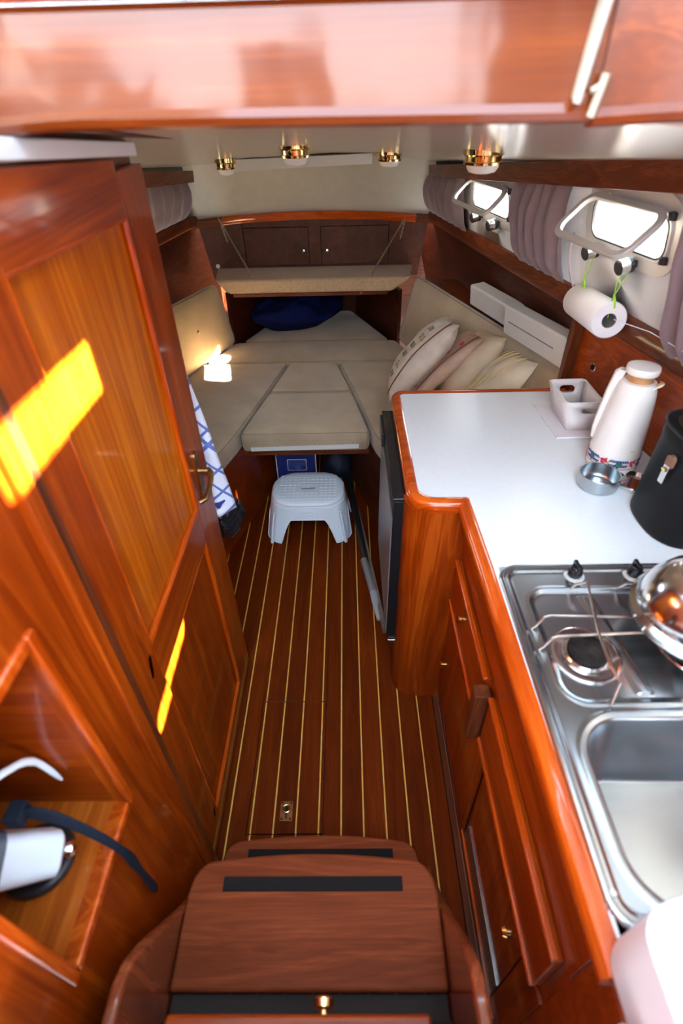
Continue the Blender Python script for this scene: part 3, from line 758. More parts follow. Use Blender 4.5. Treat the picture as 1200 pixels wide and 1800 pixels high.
# throw pillows
def pillow(c, up, side, s, th, m, seed):
    """square pillow: up = direction of height, side = width dir"""
    up = V(up).normalized(); side = V(side).normalized(); nn = up.cross(side).normalized(); c = V(c); b = bmn()
    for sg in (1, -1):
        def fn(u, v):
            a = 2 * u - 1; d = 2 * v - 1
            k = (1 - abs(a) ** 2.4) * (1 - abs(d) ** 2.4); hgt = th * .5 * k ** .55
            pinch = 1 - .09 * (1 - abs(a)) * abs(d) ** 3; pin2 = 1 - .09 * (1 - abs(d)) * abs(a) ** 3
            w = noise.noise(V((a * 2.2 + seed, d * 2.2, sg))) * .012 * k
            w += .004 * k * sin(a * 9 + seed) * abs(d)
            return c + side * a * s * .5 * pin2 + up * d * s * .5 * pinch + nn * sg * (hgt + w)
        grid(b, fn, 26, 26)
    bmesh.ops.remove_doubles(b, verts=b.verts[:], dist=.0006)
    return b, (lambda a, d, o=0: c + side * a * s * .5 + up * d * s * .5 + nn * (th * .5 * ((1 - abs(a) ** 2.4) * (1 - abs(d) ** 2.4)) ** .55 + .003 + o)), (c, up, side, nn, s)
PL = [((.335, 2.29, .722), (.27, .03, .31), (-.10, -1, .22), .42, .15, mat('printed_linen', (.62, .54, .45), .9, var=.12, vscale=18, bump=.3, bscale=900), 'cream throw pillow with dark script print and brown cord edge, leftmost and largest'),
      ((.435, 2.25, .705), (.27, .03, .25), (-.10, -1, .22), .39, .10, mat('rose_linen', (.50, .34, .25), .9, var=.15, vscale=14, bump=.3, bscale=900), 'rose-brown throw pillow with red flower print, second from the left'),
      ((.530, 2.20, .705), (.19, .0, .27), (-.08, -1, .22), .38, .155, mat('ecru_linen', (.56, .45, .31), .9, var=.12, vscale=10, bump=.3, bscale=900), 'plump plain ecru throw pillow, third from the left'),
      ((.590, 1.97, .728), (.20, -.02, .24), (-.05, -1, .20), .33, .125, mat('striped_cream', (.64, .55, .40), .9, var=.15, vscale=12, bump=.3, bscale=900), 'small cream and yellow striped throw pillow, rightmost, beside the worktop')]
for i, (c, up, sd, s, th, m, lab) in enumerate(PL):
    o = root('throw_pillow', c, lab, 'pillow', 'throw pillows on the right berth')
    b, at, fr = pillow(c, up, sd, s, th, m, i * 3.3 + 1); ob('cover', b, m, o, ang=80)
    c0, u0, s0, n0, S = fr
    sgn = 1 if n0.x < 0 else -1
    def att(a, d, off=0):
        k = ((1 - abs(a) ** 2.4) * (1 - abs(d) ** 2.4))
        return c0 + s0 * a * S * .5 + u0 * d * S * .5 + n0 * sgn * (th * .5 * max(0, k) ** .55 + .004 + off)
    if i < 2:
        b = bmn(); tube(b, [att(.80 + .02 * sin(t * 9), -.93 + 1.86 * t) for t in [j / 40 for j in range(41)]], .0028, 6)
        ob('cord', b, mat('brown_cord', (.16, .05, .03), .8), o)
    if i == 0:
        b = bmn(); random.seed(5)
        for r_ in range(6):
            d = -.62 + r_ * .24
            for k in range(2):
                a1 = .22 + k * .2 + .05 * sin(r_ * 2)
                tube(b, [att(a1 + .06 * cos(t * 1.1) + t * .010, d + .07 * sin(t * 1.4 + r_), -.0030) for t in range(9)], .0009, 4)
        ob('script_print', b, mat('ink', (.10, .08, .08), .8), o, kind='stuff')
    if i == 1:
        b = bmn()
        for a, d in ((.45, -.6), (.6, -.2), (.35, .2), (.55, .5), (.2, -.1)):
            lathe(b, [(.002, .0), (.013, .001), (.009, .003), (0, .003)], (0, 0, 0), 7)
            vs_ = b.verts[-28:] if False else None
        b.free(); b = bmn()
        for a, d in ((.62, -.72), (.55, -.25), (.5, .25), (.62, .58), (.3, -.05)):
            p = att(a, d, -.002)
            for q_ in range(5):
                t = q_ * 2 * pi / 5; e = p + (s0 * cos(t) + u0 * sin(t)) * .008
                tube(b, [p, e, e + (s0 * cos(t) + u0 * sin(t)) * .003], [.002, .005, .001], 6)
        ob('flower_print', b, REDP, o, kind='stuff')
    if i == 3:
        b = bmn()
        for k in range(5):
            a = -.55 + k * .28
            tube(b, [att(a, -.92 + 1.84 * t, -.003) for t in [j / 24 for j in range(25)]], .0022, 6)
        ob('stripe', b, mat('pale_yellow', (.62, .47, .20), .9), o, kind='stuff')

# ------------------------------------------------------------------ curtains
def curtain(y0, y1, z0, z1, folds, amp, lab, sgn=1, gather=1.0, bulge=.02):
    o = root('curtain', (WS(y0, 1.3) if sgn > 0 else 2 * CX - WS(y0, 1.3), (y0 + y1) / 2, z0), lab, 'curtain')
    b = bmn()
    def fn(u, v):
        t = u; zt = z1; 
        y = y0 + (y1 - y0) * t
        w = 1 - .10 * (1 - v) * gather
        y = (y0 + y1) / 2 + (y - (y0 + y1) / 2) * w
        zb = z0[0] + (z0[1] - z0[0]) * t if isinstance(z0, tuple) else z0
        z = zb + (ceil_z(y) - .020 - zb) * v if z1 is None else zb + (z1 - zb) * v
        ph = 2 * pi * folds * t + 2.6 * noise.noise(V((t * 3, v * 1.5, y0)))
        d = amp * (.5 + .5 * sin(ph)) * (1 - .85 * max(0, v - .6) / .4) + bulge * sin(pi * v) ** .7 + .006 * noise.noise(V((t * 14, v * 5, y0 * 3)))
        if v < .12: d = max(.004, d * (.3 + v / .12 * .7))
        x = WS(y, z) - .012 - d
        return V((x if sgn > 0 else 2 * CX - x, y, z))
    grid(b, fn, 70, 20)
    c = ob('cloth', b, CURT, o, ang=80)
    md = c.modifiers.new('thick', 'SOLIDIFY'); md.thickness = .0015
    b = bmn(); x = []
    for k in range(9):
        y = y0 - .02 + (y1 - y0 + .04) * k / 8; xx = WS(y, 1.35) - .018; z = ceil_z(y) - .055
        x.append((xx if sgn > 0 else 2 * CX - xx, y, z))
    tube(b, x, .003, 6); ob('rod', b, WHITE, o)
    return o
def fixroot(o, z): o.location.z = z
bpy.context.view_layer.update()
for a in ((3.30, 2.70, 1.145, None, 6, .032, 'mauve curtain at the far end of the right windows, beside the cream wall'),
          (2.17, 1.795, 1.155, None, 5, .032, 'mauve curtain hanging between the two right windows'),
          (1.305, .95, 1.12, None, 5, .028, 'mauve curtain at the near edge of the nearer right window')):
    curtain(a[0], a[1], a[2], a[3], a[4], a[5], a[6])
curtain(3.22, 2.62, 1.155, None, 5, .022, 'mauve curtain on the left wall beyond the door', sgn=-1)
b = bmn(); grid(b, lambda u, v: V((WS(1.79, 1.16 + .16 * v) - .018 - .012 * sin(pi * v), 1.785 - .02 * u - .03 * (1 - v) ** 2, 1.163 + .15 * v)), 3, 10)
cl = [o for o in COL.objects if o.name == 'curtain.001'][0]
c = ob('lining_edge', b, CURTL, cl); c.modifiers.new('t', 'SOLIDIFY').thickness = .001

# ------------------------------------------------------------------ windows
def window(idx, w, lab, open_a=.94, L=None, knobs=()):
    yc = (w['y0'] + w['y1']) / 2; zc = (w['z0'] + w['z1']) / 2
    c = V((WS(yc, zc), yc, zc)); du = V((WS(w['y0'], zc) - WS(w['y1'], zc), w['y0'] - w['y1'], 0)); W_ = du.length; H_ = w['z1'] - w['z0']
    M = frame_m(c, du, (-.15, 0, 1))       # u runs aft, v up, n = u x v
    nin = (M.to_3x3() @ V((0, 0, 1))); s = -1 if nin.x > 0 else 1
    F = M @ Matrix.Scale(s, 4, (0, 0, 1))  # local +z points into the cabin
    o = root('window_%d' % idx, c, lab, 'window', kind='structure')
    b = bmn(); ring2(b, F, W_ - .026, H_ - .012, .035, .042, .0, .006); ring2(b, F, W_ - .026, H_ - .012, .035, .008, -.03, .012); ob('frame', b, ALU, o, bev=.0015)
    b = bmn(); ring2(b, F, W_ - .034, H_ - .02, .032, .005, .006, .013); ob('gasket', b, BLK, o)
    L = L or H_ + .018
    top = F @ V((0, H_ / 2 + .004, .014)); di = (F.to_3x3() @ V((0, 0, 1))); dv = -(F.to_3x3() @ V((0, 1, 0)))
    d = di * sin(open_a) + dv * cos(open_a)
    S = frame_m(top + d * L / 2, F.to_3x3() @ V((1, 0, 0)), -d)
    b = bmn(); ring2(b, S, W_ - .038, L - .034, .030, .017, -.006, .006); sa = ob('sash', b, ALU, o, bev=.002)
    b = bmn(); slab2(b, S, W_ - .036, L - .032, .028, -.0015, .0015); ob('glass', b, GLASS, sa)
    for k in (-.3, .3):
        b = bmn(); q_ = F @ V((k * W_, H_ / 2 + .004, .012)); tube(b, [q_ - du.normalized() * .012, q_ + du.normalized() * .012], .005, 8); ob('hinge', b, ALU, o)
    for k in knobs:
        p = F @ V((k, -H_ / 2 - .020, .012)); e = p + di * .045 - V((0, 0, .004)); ax = (e - p).normalized()
        b = bmn(); box(b, *sum(((p[i] - .009, p[i] + .009) for i in range(3)), ())); kb = ob('catch', b, BLK, o, bev=.002)
        b = bmn(); tube(b, [p + ax * .004, p + ax * .014, p + ax * .016, p + ax * .040], [.009, .009, .0200, .0200], 20); ob('knob', b, CHROME, kb)
        b = bmn(); tube(b, [p + ax * .040, p + ax * .041, p + ax * .0435], [.0195, .0195, .016], 20); ob('knob_cap', b, BLK, kb)
        b = bmn(); tube(b, [p + ax * .006, p + ax * .0165], [.0205, .0205], 20); ob('knob_collar', b, BLK, kb)
    b = bmn()
    for u in (W_ / 2 - .014,):
        for v in (-H_ / 2 + .008, H_ / 2 - .01):
            q_ = F @ V((u, v, .008)); lathe(b, [(.012, -.006), (.012, .010), (.006, .012), (0, .012)], q_, 12, M=None)
    ob('corner_stop', b, BLK, o)
    return o, F, W_, H_
w2 = window(2, WINS[0], 'farther right window, aluminium framed, its hinged pane swung inwards', .93, .125, (-.10, .085))
w1 = window(1, WINS[1], 'nearer right window, aluminium framed, hinged pane swung inwards above the paper roll', .96, .145, (-.115, .055))
w3 = window(3, WINS[2], 'window above the sink beyond the edge of the picture', .3, .10, ())

# paper roll slung on strings
pr = root('paper_towel_roll', (.74, 1.6, 1.12), 'white kitchen paper roll slung under the nearer right window', 'paper roll')
A0, A1 = V((.742, 1.725, 1.128)), V((.728, 1.462, 1.150)); ax = (A1 - A0).normalized()
MR = frame_m(A0, V((1, 0, 0)) - ax * ax.x, V((0, 0, 1)))
M3 = Matrix.Translation(A0) @ V((0, 0, 1)).rotation_difference(ax).to_matrix().to_4x4(); Lr = (A1 - A0).length
b = bmn(); n = 40
prof = [(.020, 0), (.046, 0), (.049, .004), (.049, Lr - .004), (.046, Lr), (.020, Lr)]
rings = [[M3 @ V((cos(2 * pi * k / n) * r, sin(2 * pi * k / n) * r, z)) for k in range(n)] for r, z in prof]; rings.append(rings[0]); loft(b, rings, cap=False); ob('paper', b, PAPER, pr, ang=40)
b = bmn(); prof = [(.0205, .001), (.0205, Lr - .001), (.0185, Lr - .001), (.0185, .001)]
rings = [[M3 @ V((cos(2 * pi * k / n) * r, sin(2 * pi * k / n) * r, z)) for k in range(n)] for r, z in prof]; rings.append(rings[0]); loft(b, rings, cap=False); ob('core', b, mat('cardboard', (.30, .27, .25), .9), pr)
def kn(F, H_, k): 
    p = F @ V((k, -H_ / 2 - .020, .012)); di = F.to_3x3() @ V((0, 0, 1)); return p + di * .018
for k, end, lab in ((-.115, A0 + ax * .02, 'lime green string tied to the farther knob, holding the paper roll'), (.055, A1 - ax * .015, 'lime green string with a knot tied to the nearer knob, holding the paper roll')):
    p = kn(w1[1], w1[3], k); b = bmn()
    tube(b, [p + V((0, .018 * cos(t), .018 * sin(t))) for t in [2 * pi * j / 16 for j in range(16)]], .0014, 5, closed=True)
    kpt = p * .45 + end * .55 + V((-.004, 0, 0))
    tube(b, [p + V((-.004, 0, -.018)), p * .7 + end * .3 + V((-.008, .004, 0)), kpt], .0013, 5)
    tube(b, [p + V((.004, -.008, -.016)), p * .7 + end * .3 + V((.002, -.006, 0)), kpt], .0013, 5)
    tube(b, [kpt, end * .7 + kpt * .3 + V((0, 0, .02)), end + V((0, 0, .004))], .0013, 5)
    tube(b, [kpt + V((0, 0, .003)), kpt + V((-.006, -.012, .004)), kpt + V((-.004, -.02, -.006)), kpt + V((.002, -.018, -.028))], .0026, 5)
    tube(b, [kpt, kpt + V((0, .006, -.012)), kpt + V((0, .004, -.03))], .0014, 5)
    ob('string', b, LIME, label=lab, cat='string')
b = bmn(); tube(b, [A1 + V((.01, -.005, .005)), (.775, 1.33, 1.165), (.812, 1.10, 1.162)], .0013, 5); ob('string', b, WHITE, label='thin white cord running from the paper roll along the rail', cat='string')

# ------------------------------------------------------------------ ceiling lights and strip
def ceiling_light(x, y, r, lab):
    z = ceil_z(y, x) + (-.008 if x < -.4 else 0); o = root('ceiling_light', (x, y, z), lab, 'lamp', 'round brass ceiling lights')
    b = bmn(); lathe(b, [(r, .012), (r, -.004), (r * .92, -.006), (r * .86, -.008), (r * .84, -.020), (r * .90, -.022), (r * .88, -.028), (r * .74, -.030), (r * .70, -.024)], (x, y, z), 36); ob('brass_ring', b, BRASS, o)
    b = bmn(); lathe(b, [(r * .76, -.026), (r * .74, -.036), (r * .62, -.046), (r * .35, -.050), (0, -.051)], (x, y, z), 32); ob('frosted_dome', b, FROST, o)
    b = bmn()
    for k in range(3):
        a = k * 2.1 + .3; lathe(b, [(.004, -.002), (.004, -.012), (.0, -.013)], (x + cos(a) * r * .93, y + sin(a) * r * .93, z), 8)
    ob('screw', b, BRASS, o, kind='stuff')
ceiling_light(-.505, 2.65, .045, 'small brass ceiling light at the left end of the white strip')
ceiling_light(-.155, 1.98, .050, 'brass ceiling light in front of the middle of the white strip')
ceiling_light(.190, 2.65, .055, 'small brass ceiling light just right of the white strip')
ceiling_light(.385, 1.74, .059, 'brass ceiling light nearest the right windows')
sl = root('strip_light', (-.19, 2.80, ceil_z(2.8, -.19)), 'long white strip fixture across the ceiling near the front wall', 'lamp')
zl = ceil_z(2.8, -.515); zr = ceil_z(2.8, .125)
b = bmn(); prism(b, [(-.515, 2.80, zl), (-.05, 2.8, (zl + zr) / 2 + .001), (.125, 2.80, zr), (.125, 2.80, zr - .042), (-.515, 2.80, zl - .046)], (0, .045, 0)); ob('housing', b, mat('strip_white', (.62, .60, .54), .35), sl, bev=.002)
b = bmn(); prism(b, [(-.49, 2.798, zl + .001), (-.05, 2.798, ceil_z(2.8, -.05) - .001), (.11, 2.798, zr + .001)], (0, .0015, 0)); ob('shadow_gap', b, SEAM, sl)

# ------------------------------------------------------------------ galley
gc = root('galley_cabinet', (.3, .5, 0), 'varnished mahogany galley cabinet with drawers, doors and a curved end', 'cabinet')
FX = .302
# curved end panel
path = [(.300, 1.046, 0)] + [(.215 - .0 + 0, 1.046, 0)]
path = [(FX + .004, 1.047, 0), (.215, 1.047, 0)] + [(.215 - .052 * sin(a), 1.047 + .052 - .052 * cos(a), 0) for a in [radians(10 * k) for k in range(1, 10)]] + [(.163, 1.112, 0)]
b = bmn(); sweep(b, path, [(0, .0), (0, .822), (-.018, .822), (-.018, .0)]); ob('end_panel', b, WD['z'], gc)
bx('corner_post', WD['z'], gc, FX - .004, FX + .016, 1.046, 1.07, 0, .822, bev=.002)
# carcass behind the front
bx('carcass', HIDDEN, gc, FX + .021, .80, .17, 1.045, .0, .66, bev=0)
bx('carcass', HIDDEN, gc, .235, .745, 1.12, 1.64, .0, .82, bev=0)
bx('back_panel', DK['x'], gc, .175, .76, 1.645, 1.665, 0, .822, bev=0)
bx('top_rail', WD['y'], gc, FX, FX + .02, .165, 1.045, .665, .823, bev=.001)
bx('middle_rail', WD['y'], gc, FX + .004, FX + .02, .165, 1.045, .470, .665, bev=0)
bx('stile', WD['z'], gc, FX, FX + .02, .165, .235, .05, .47, bev=.001)
bx('stile', WD['z'], gc, FX + .004, FX + .02, .555, .572, .05, .47, bev=.001)
bx('plinth', DK['y'], gc, FX - .002, FX + .02, .165, 1.045, .002, .055, bev=.002)
bx('toe_strip', EDG['y'], gc, FX - .006, FX + .0, .20, 1.045, .052, .060, bev=.001)
for y0, y1, ky in ((.655, 1.03, .895), (.185, .612, None)):
    d = bx('drawer_front', WD['y'], gc, FX - .012, FX + .004, y0, y1, .497, .655, bev=.003)
    for z0, z1 in ((.490, .502), (.650, .662)):
        bx('lip', EDG['y'], d, FX - .018, FX - .004, y0, y1, z0, z1, bev=.004)
    if ky:
        b = bmn(); tube(b, [(FX - .012, ky, .572), (FX - .016, ky, .572), (FX - .018, ky, .572), (FX - .023, ky, .572), (FX - .026, ky, .572)], [.008, .006, .013, .014, .009], 18); ob('knob', b, BRASS, d)
bx('pull', DK['z'], gc, FX - .040, FX - .006, .618, .650, .475, .650, bev=.003)
d = bx('door', WD['z'], gc, FX - .008, FX + .004, .575, 1.035, .068, .482, bev=.003)
b = bmn(); tube(b, [(FX - .008, .985, .245), (FX - .012, .985, .245), (FX - .014, .985, .245), (FX - .021, .985, .245)], [.006, .006, .012, .008], 16); ob('knob', b, BRASS, d)
d = bx('door', WD['z'], gc, FX + .002, FX + .012, .24, .552, .062, .482, bev=.002)
bx('steel_kick', STEEL, d, FX - .002, FX + .002, .24, .552, .062, .155, bev=.0005)
b = bmn(); tube(b, [(FX + .002, .29, .345), (FX - .002, .29, .345), (FX - .004, .29, .345), (FX - .011, .29, .345)], [.006, .006, .011, .008], 16); ob('knob', b, BRASS, d)
bx('lower_return', WD['x'], gc, FX, .60, .10, .164, .0, .822, bev=.003)

# worktop
wt = root('galley_worktop', (.5, .8, .85), 'white laminate L-shaped galley worktop with rounded wooden edging', 'worktop')
TZ0, TZ1 = .824, .850
def top_piece(x0, x1, y0, y1):
    return bx('laminate', LAM, wt, x0, x1, y0, y1, TZ0, TZ1, bev=0)
UX0, UX1, UY0, UY1 = .320, .800, .172, .806      # stove / sink cut-out
pts = [(.300, 1.055)] + [(.222 - .046 * sin(a), 1.101 - .046 * cos(a)) for a in [radians(9 * k) for k in range(0, 11)]] + [(.176, 1.62)] + [(.196 - .020 * cos(a), 1.632 + .020 * sin(a)) for a in [radians(30 * k) for k in range(0, 4)]]
far = [(XR(y) - .0005, y) for y in (1.652, 1.5, 1.35, 1.2, 1.055)]
b = bmn(); prism(b, [(x, y, TZ0) for x, y in pts + far], (0, 0, TZ1 - TZ0)); ob('laminate', b, LAM, wt)
b = bmn(); prism(b, [(.302, 1.055, TZ0), (.3065, UY1, TZ0)] + [(XR(y) - .0005, y, TZ0) for y in (UY1, .93, 1.055)], (0, 0, TZ1 - TZ0)); ob('laminate', b, LAM, wt)
b = bmn(); prism(b, [(.3065, UY1, TZ0), (.3135, UY0, TZ0), (UX0, UY0, TZ0), (UX0, UY1, TZ0)], (0, 0, TZ1 - TZ0)); ob('laminate', b, LAM, wt)
b = bmn(); prism(b, [(UX1, UY1, TZ0), (UX1, UY0, TZ0), (XR(UY0), UY0, TZ0), (XR(.5), .5, TZ0), (XR(UY1), UY1, TZ0)], (0, 0, TZ1 - TZ0)); ob('laminate', b, LAM, wt)
b = bmn(); prism(b, [(.3135, UY0, TZ0), (.316, .06, TZ0), (XR(.06), .06, TZ0), (XR(UY0), UY0, TZ0)], (0, 0, TZ1 - TZ0)); ob('laminate', b, LAM, wt)
EP = [(0, TZ0 - .016), (-.002, .8518), (.004, .8535), (.012, .8542), (.020, .852), (.026, .846), (.0285, .837), (.027, .824), (.021, .814), (.012, .808)]
# path with the outside on the right of travel
pth = [(.313, .135), (.3065, UY1), (.3005, 1.053)]
pth2 = [(.3005, 1.053)] + [(.222 - .046 * sin(a), 1.101 - .046 * cos(a)) for a in [radians(9 * k) for k in range(0, 11)]] + [(.176, 1.62)] + [(.196 - .020 * cos(a), 1.632 + .020 * sin(a)) for a in [radians(15 * k) for k in range(0, 7)]] + [(.745, 1.652)]
def edge(path, m, nm='edging'):
    b = bmn(); P = [V((x, y, 0)) for x, y in path]
    sweep(b, P, [(-o, z) for o, z in EP]); return ob(nm, b, m, wt, ang=50)
edge(pth, EDG['y']); edge(pth2, EDG['x'])

# fridge
fr_ = root('fridge', (.14, 1.3, .24), 'grey fronted built-in fridge in a black frame facing the aisle', 'fridge')
BLKF = mat('black_frame', (.008, .008, .009), .5, spec=.25)
bx('door', BLKF, fr_, .119, .150, 1.098, 1.60, .232, .806, bev=.003)
bx('door_panel', GREYM, fr_, .1145, .1188, 1.112, 1.585, .250, .742, bev=.001)
bx('top_trim', BLKG, fr_, .116, .152, 1.10, 1.598, .8065, .815, bev=.002)
bx('handle', BLK, fr_, .108, .119, 1.47, 1.60, .748, .800, bev=.003)
bx('hinge_trim', CHROME, fr_, .122, .156, 1.092, 1.099, .226, .231, bev=.001)
bx('seal', BLK, fr_, .1505, .160, 1.12, 1.60, .232, .806, bev=.001)
for z in (.81, .75, .42):
    b = bmn(); lathe(b, [(.003, 0), (.003, .003), (0, .003)], (.147, 1.097, z - .02), 8, M=Matrix.Rotation(pi / 2, 3, 'X')); ob('screw', b, CHROME, fr_)
bx('cabinet', BLK, fr_, .160, .232, 1.165, 1.64, .10, .815, bev=0)
bx('plinth_right', DK['y'], None, .150, .170, 1.118, 1.70, 0, .228, kind='structure', label='dark plinth below the fridge', cat='trim')

# stove and sink unit -------------------------------------------------
ss = root('stove_sink_unit', (.55, .49, .85), 'stainless steel two-burner gas hob and sink unit set in the worktop', 'hob')
def sdrr(x, y, cx, cy, w, h, r):
    qx = abs(x - cx) - w / 2 + r; qy = abs(y - cy) - h / 2 + r
    return hypot(max(qx, 0), max(qy, 0)) + min(max(qx, qy), 0) - r
def sm(a, b_, x):
    t = min(1, max(0, (x - a) / (b_ - a))); return t * t * (3 - 2 * t)
OX, OY, OW, OH = .5585, .490, .491, .640
def hz(x, y):
    d = sdrr(x, y, OX, OY, OW, OH, .045)        # <0 inside
    z = .8535 - .004 * sm(-.002, .0, d)
    z += .0022 * sm(-.014, -.008, d) * (1 - sm(-.006, -.001, d))
    z -= .0045 * (1 - sm(-.026, -.016, d))       # inner field
    w = sdrr(x, y, .562, .612, .410, .262, .045)     # burner well
    z -= .006 * (1 - sm(-.014, 0, w))
    z += .0015 * (1 - sm(.0, .006, abs(w)))
    s_ = sdrr(x, y, .575, .325, .430, .268, .075)     # sink bowl
    z -= .140 * (1 - sm(-.040, -.001, s_)) ** 1.0
    z += .0020 * (1 - sm(.0, .008, abs(s_ - .007)))
    if s_ < -.04: z -= .01 * (1 - min(1, hypot(x - .575, y - .325) / .2))
    # raised ridge between burners
    rd = abs(x - (.478 + (.72 - y) * .10)); 
    if w < -.02 and y > .5: z += .004 * (1 - sm(.006, .016, rd))
    return z
b = bmn(); nx, ny = 210, 270; vs = {}
for i in range(nx + 1):
    for j in range(ny + 1):
        x = OX - OW / 2 + OW * i / nx; y = OY - OH / 2 + OH * j / ny
        if sdrr(x, y, OX, OY, OW, OH, .045) < .0012: vs[i, j] = b.verts.new((x, y, hz(x, y)))
for i in range(nx):
    for j in range(ny):
        k = [vs.get(q_) for q_ in ((i, j), (i + 1, j), (i + 1, j + 1), (i, j + 1))]
        if all(k): b.faces.new(k)
tp = ob('top', b, STEEL, ss, ang=80)
b = bmn(); lathe(b, [(.034, .001), (.034, .004), (.026, .004), (.022, -.001), (0, -.001)], (.60, .33, .7045), 24); ob('drain', b, CHROME, ss)
b = bmn(); lathe(b, [(.004, 0), (.004, .0015), (0, .002)], (.327, .215, .8555), 10); ob('rivet', b, ALU, ss)
for x, y, r in ((.428, .582, .036), (.640, .600, .042)):
    b = bmn(); lathe(b, [(r * 1.75, .8435), (r * 1.70, .8475), (r * 1.5, .849), (r * 1.25, .8455), (r * 1.1, .8465), (r * 1.05, .853), (r * .9, .854), (.0, .8535)], (x, y, 0), 36); bn = ob('burner', b, CHROME, ss)
    b = bmn(); lathe(b, [(r * .85, .854), (r * .98, .856), (r * .98, .861), (r * .85, .865), (r * .3, .867), (0, .867)], (x, y, 0), 30); ob('burner_cap', b, mat('burnt_cap', (.018, .014, .012), .8, spec=.1, var=.9, vscale=40), bn)
for x in (.473, .597):
    b = bmn(); lathe(b, [(.021, .848), (.021, .8505), (.017, .852)], (x, .778, 0), 24); kb = ob('control', b, ALU, ss)
    b = bmn(); lathe(b, [(.0145, .852), (.015, .862), (.013, .872), (.010, .876), (0, .876)], (x, .778, 0), 10); ob('knob', b, BLKG, kb)
    bx('knob_grip', BLKG, kb, x - .004, x + .004, .7645, .7915, .862, .884, bev=.002)
gr = ob('grate', (lambda b: (tube(b, [(.452, .742, .849), (.456, .732, .872), (.470, .722, .887), (.456, .65, .886), (.446, .60, .886), (.440, .53, .886), (.446, .500, .880), (.430, .478, .850)], .0028, 8), b)[1])(bmn()), WIRE, ss)
for y, yy in ((.640, .635), (.592, .600)):
    b = bmn(); tube(b, [(.345, y, .849), (.352, y, .858), (.362, y, .882), (.372, y, .886), (.52, yy, .884), (.74, yy, .884), (.752, yy, .850)], .0026, 8); ob('grate', b, WIRE, ss)
b = bmn(); tube(b, [(.548, .742, .849), (.556, .73, .875), (.575, .715, .886), (.60, .60, .886), (.572, .50, .886), (.566, .490, .872), (.552, .484, .850)], .0028, 8); ob('grate', b, WIRE, ss)

# kettle
kt = root('kettle', (.640, .605, .888), 'polished stainless steel kettle standing on the right-hand burner', 'kettle')
kc = (.622, .618, .8895)
b = bmn(); lathe(b, [(.085, 0), (.104, .003), (.110, .012), (.112, .026), (.104, .034), (.1045, .038), (.094, .070), (.078, .096), (.062, .112), (.058, .114), (.056, .112)], kc, 56); ob('body', b, CHROME, kt)
b = bmn(); lathe(b, [(.058, .113), (.058, .117), (.045, .126), (.020, .131), (0, .132)], kc, 40); ob('lid', b, CHROME, kt)
b = bmn(); lathe(b, [(.007, .131), (.007, .140), (.017, .146), (.019, .156), (.012, .163), (0, .164)], kc, 24); ob('lid_knob', b, mat('plum_bakelite', (.06, .025, .035), .3), kt)
b = bmn(); K = V(kc)
tube(b, [K + V((.078, .045, .085)), K + V((.115, .066, .125)), K + V((.125, .072, .14)), K + V((.128, .074, .15))], [.022, .016, .012, .013], 16); ob('spout', b, CHROME, kt)
b = bmn(); tube(b, [K + V((.02 * cos(t) * 0 + .04, .03, 0)) * 0 + K + V((-.058 * cos(t), .068 * cos(t), .10 + .10 * sin(t))) for t in [pi * j / 20 for j in range(21)]], .0035, 8); ob('handle', b, CHROME, kt)

# thermos jug
tj = root('thermos_jug', (.715, 1.19, .85), 'tall cream enamel thermos jug with a painted flower band', 'jug')
tcx, tcy = .715, 1.200
PROF = [(.0, .851), (.060, .851), (.0635, .856), (.0645, .870), (.0645, .906), (.0625, .912), (.0612, .915), (.0595, .95), (.055, 1.01), (.0495, 1.06), (.044, 1.085), (.040, 1.093), (.033, 1.095), (.0, 1.095)]
b = bmn(); lathe(b, PROF, (tcx, tcy, 0), 48); ob('body', b, ENAM, tj)
b = bmn(); lathe(b, [(.0, 1.094), (.0315, 1.095), (.0305, 1.105), (.0315, 1.114), (0, 1.115)], (tcx, tcy, 0), 36); ob('neck', b, STAIN, tj, label='brown stained neck ring')
b = bmn(); lathe(b, [(0, 1.1135), (.037, 1.1135), (.0385, 1.116), (.0385, 1.126), (.037, 1.130), (.025, 1.132), (0, 1.132)], (tcx, tcy, 0), 40); ob('lid', b, ENAM, tj)
b = bmn()
sd = V((.72, -.69, 0)); sn = V((.69, .72, 0))
for k in (0,):
    rings = []
    for t, r, z in ((.028, .016, 1.066), (.038, .016, 1.086), (.047, .014, 1.097), (.055, .008, 1.103)):
        c0 = V((tcx, tcy, 0)) + sd * t
        rings.append([c0 + sn * cos(a) * r + sd * sin(a) * r * .6 + V((0, 0, z - .006 * (sin(a) < 0))) for a in [pi * j / 10 - pi / 2 * 0 + pi for j in range(11)]])
    loft(b, rings, cap=False, closed=False)
sp_ = ob('spout', b, ENAM, tj, ang=80); sp_.modifiers.new('t', 'SOLIDIFY').thickness = .003
b = bmn(); tube(b, [V((tcx, tcy, 1.098)) + sd * .043 + sn * -.012, V((tcx, tcy, 1.101)) + sd * .054, V((tcx, tcy, 1.098)) + sd * .043 + sn * .012], .0025, 6); ob('spout_lip', b, STAIN, sp_)
hdv = V((-.85, .52, 0))
b = bmn(); rings = []
for z_, o_, w_, inn in ((1.108, .036, .009, .026), (1.116, .046, .012, .030), (1.108, .056, .012, .034), (1.06, .0625, .011, .044), (1.0, .067, .010, .050), (.95, .069, .008, .054), (.918, .066, .006, .057)):
    c0 = V((tcx, tcy, 0)); hv = hdv.normalized(); pn = V((-hv.y, hv.x, 0))
    rings.append([c0 + hv * inn + pn * w_ * .6 + V((0, 0, z_)), c0 + hv * o_ + pn * w_ + V((0, 0, z_)), c0 + hv * (o_ + .004) + V((0, 0, z_)), c0 + hv * o_ - pn * w_ + V((0, 0, z_)), c0 + hv * inn - pn * w_ * .6 + V((0, 0, z_))])
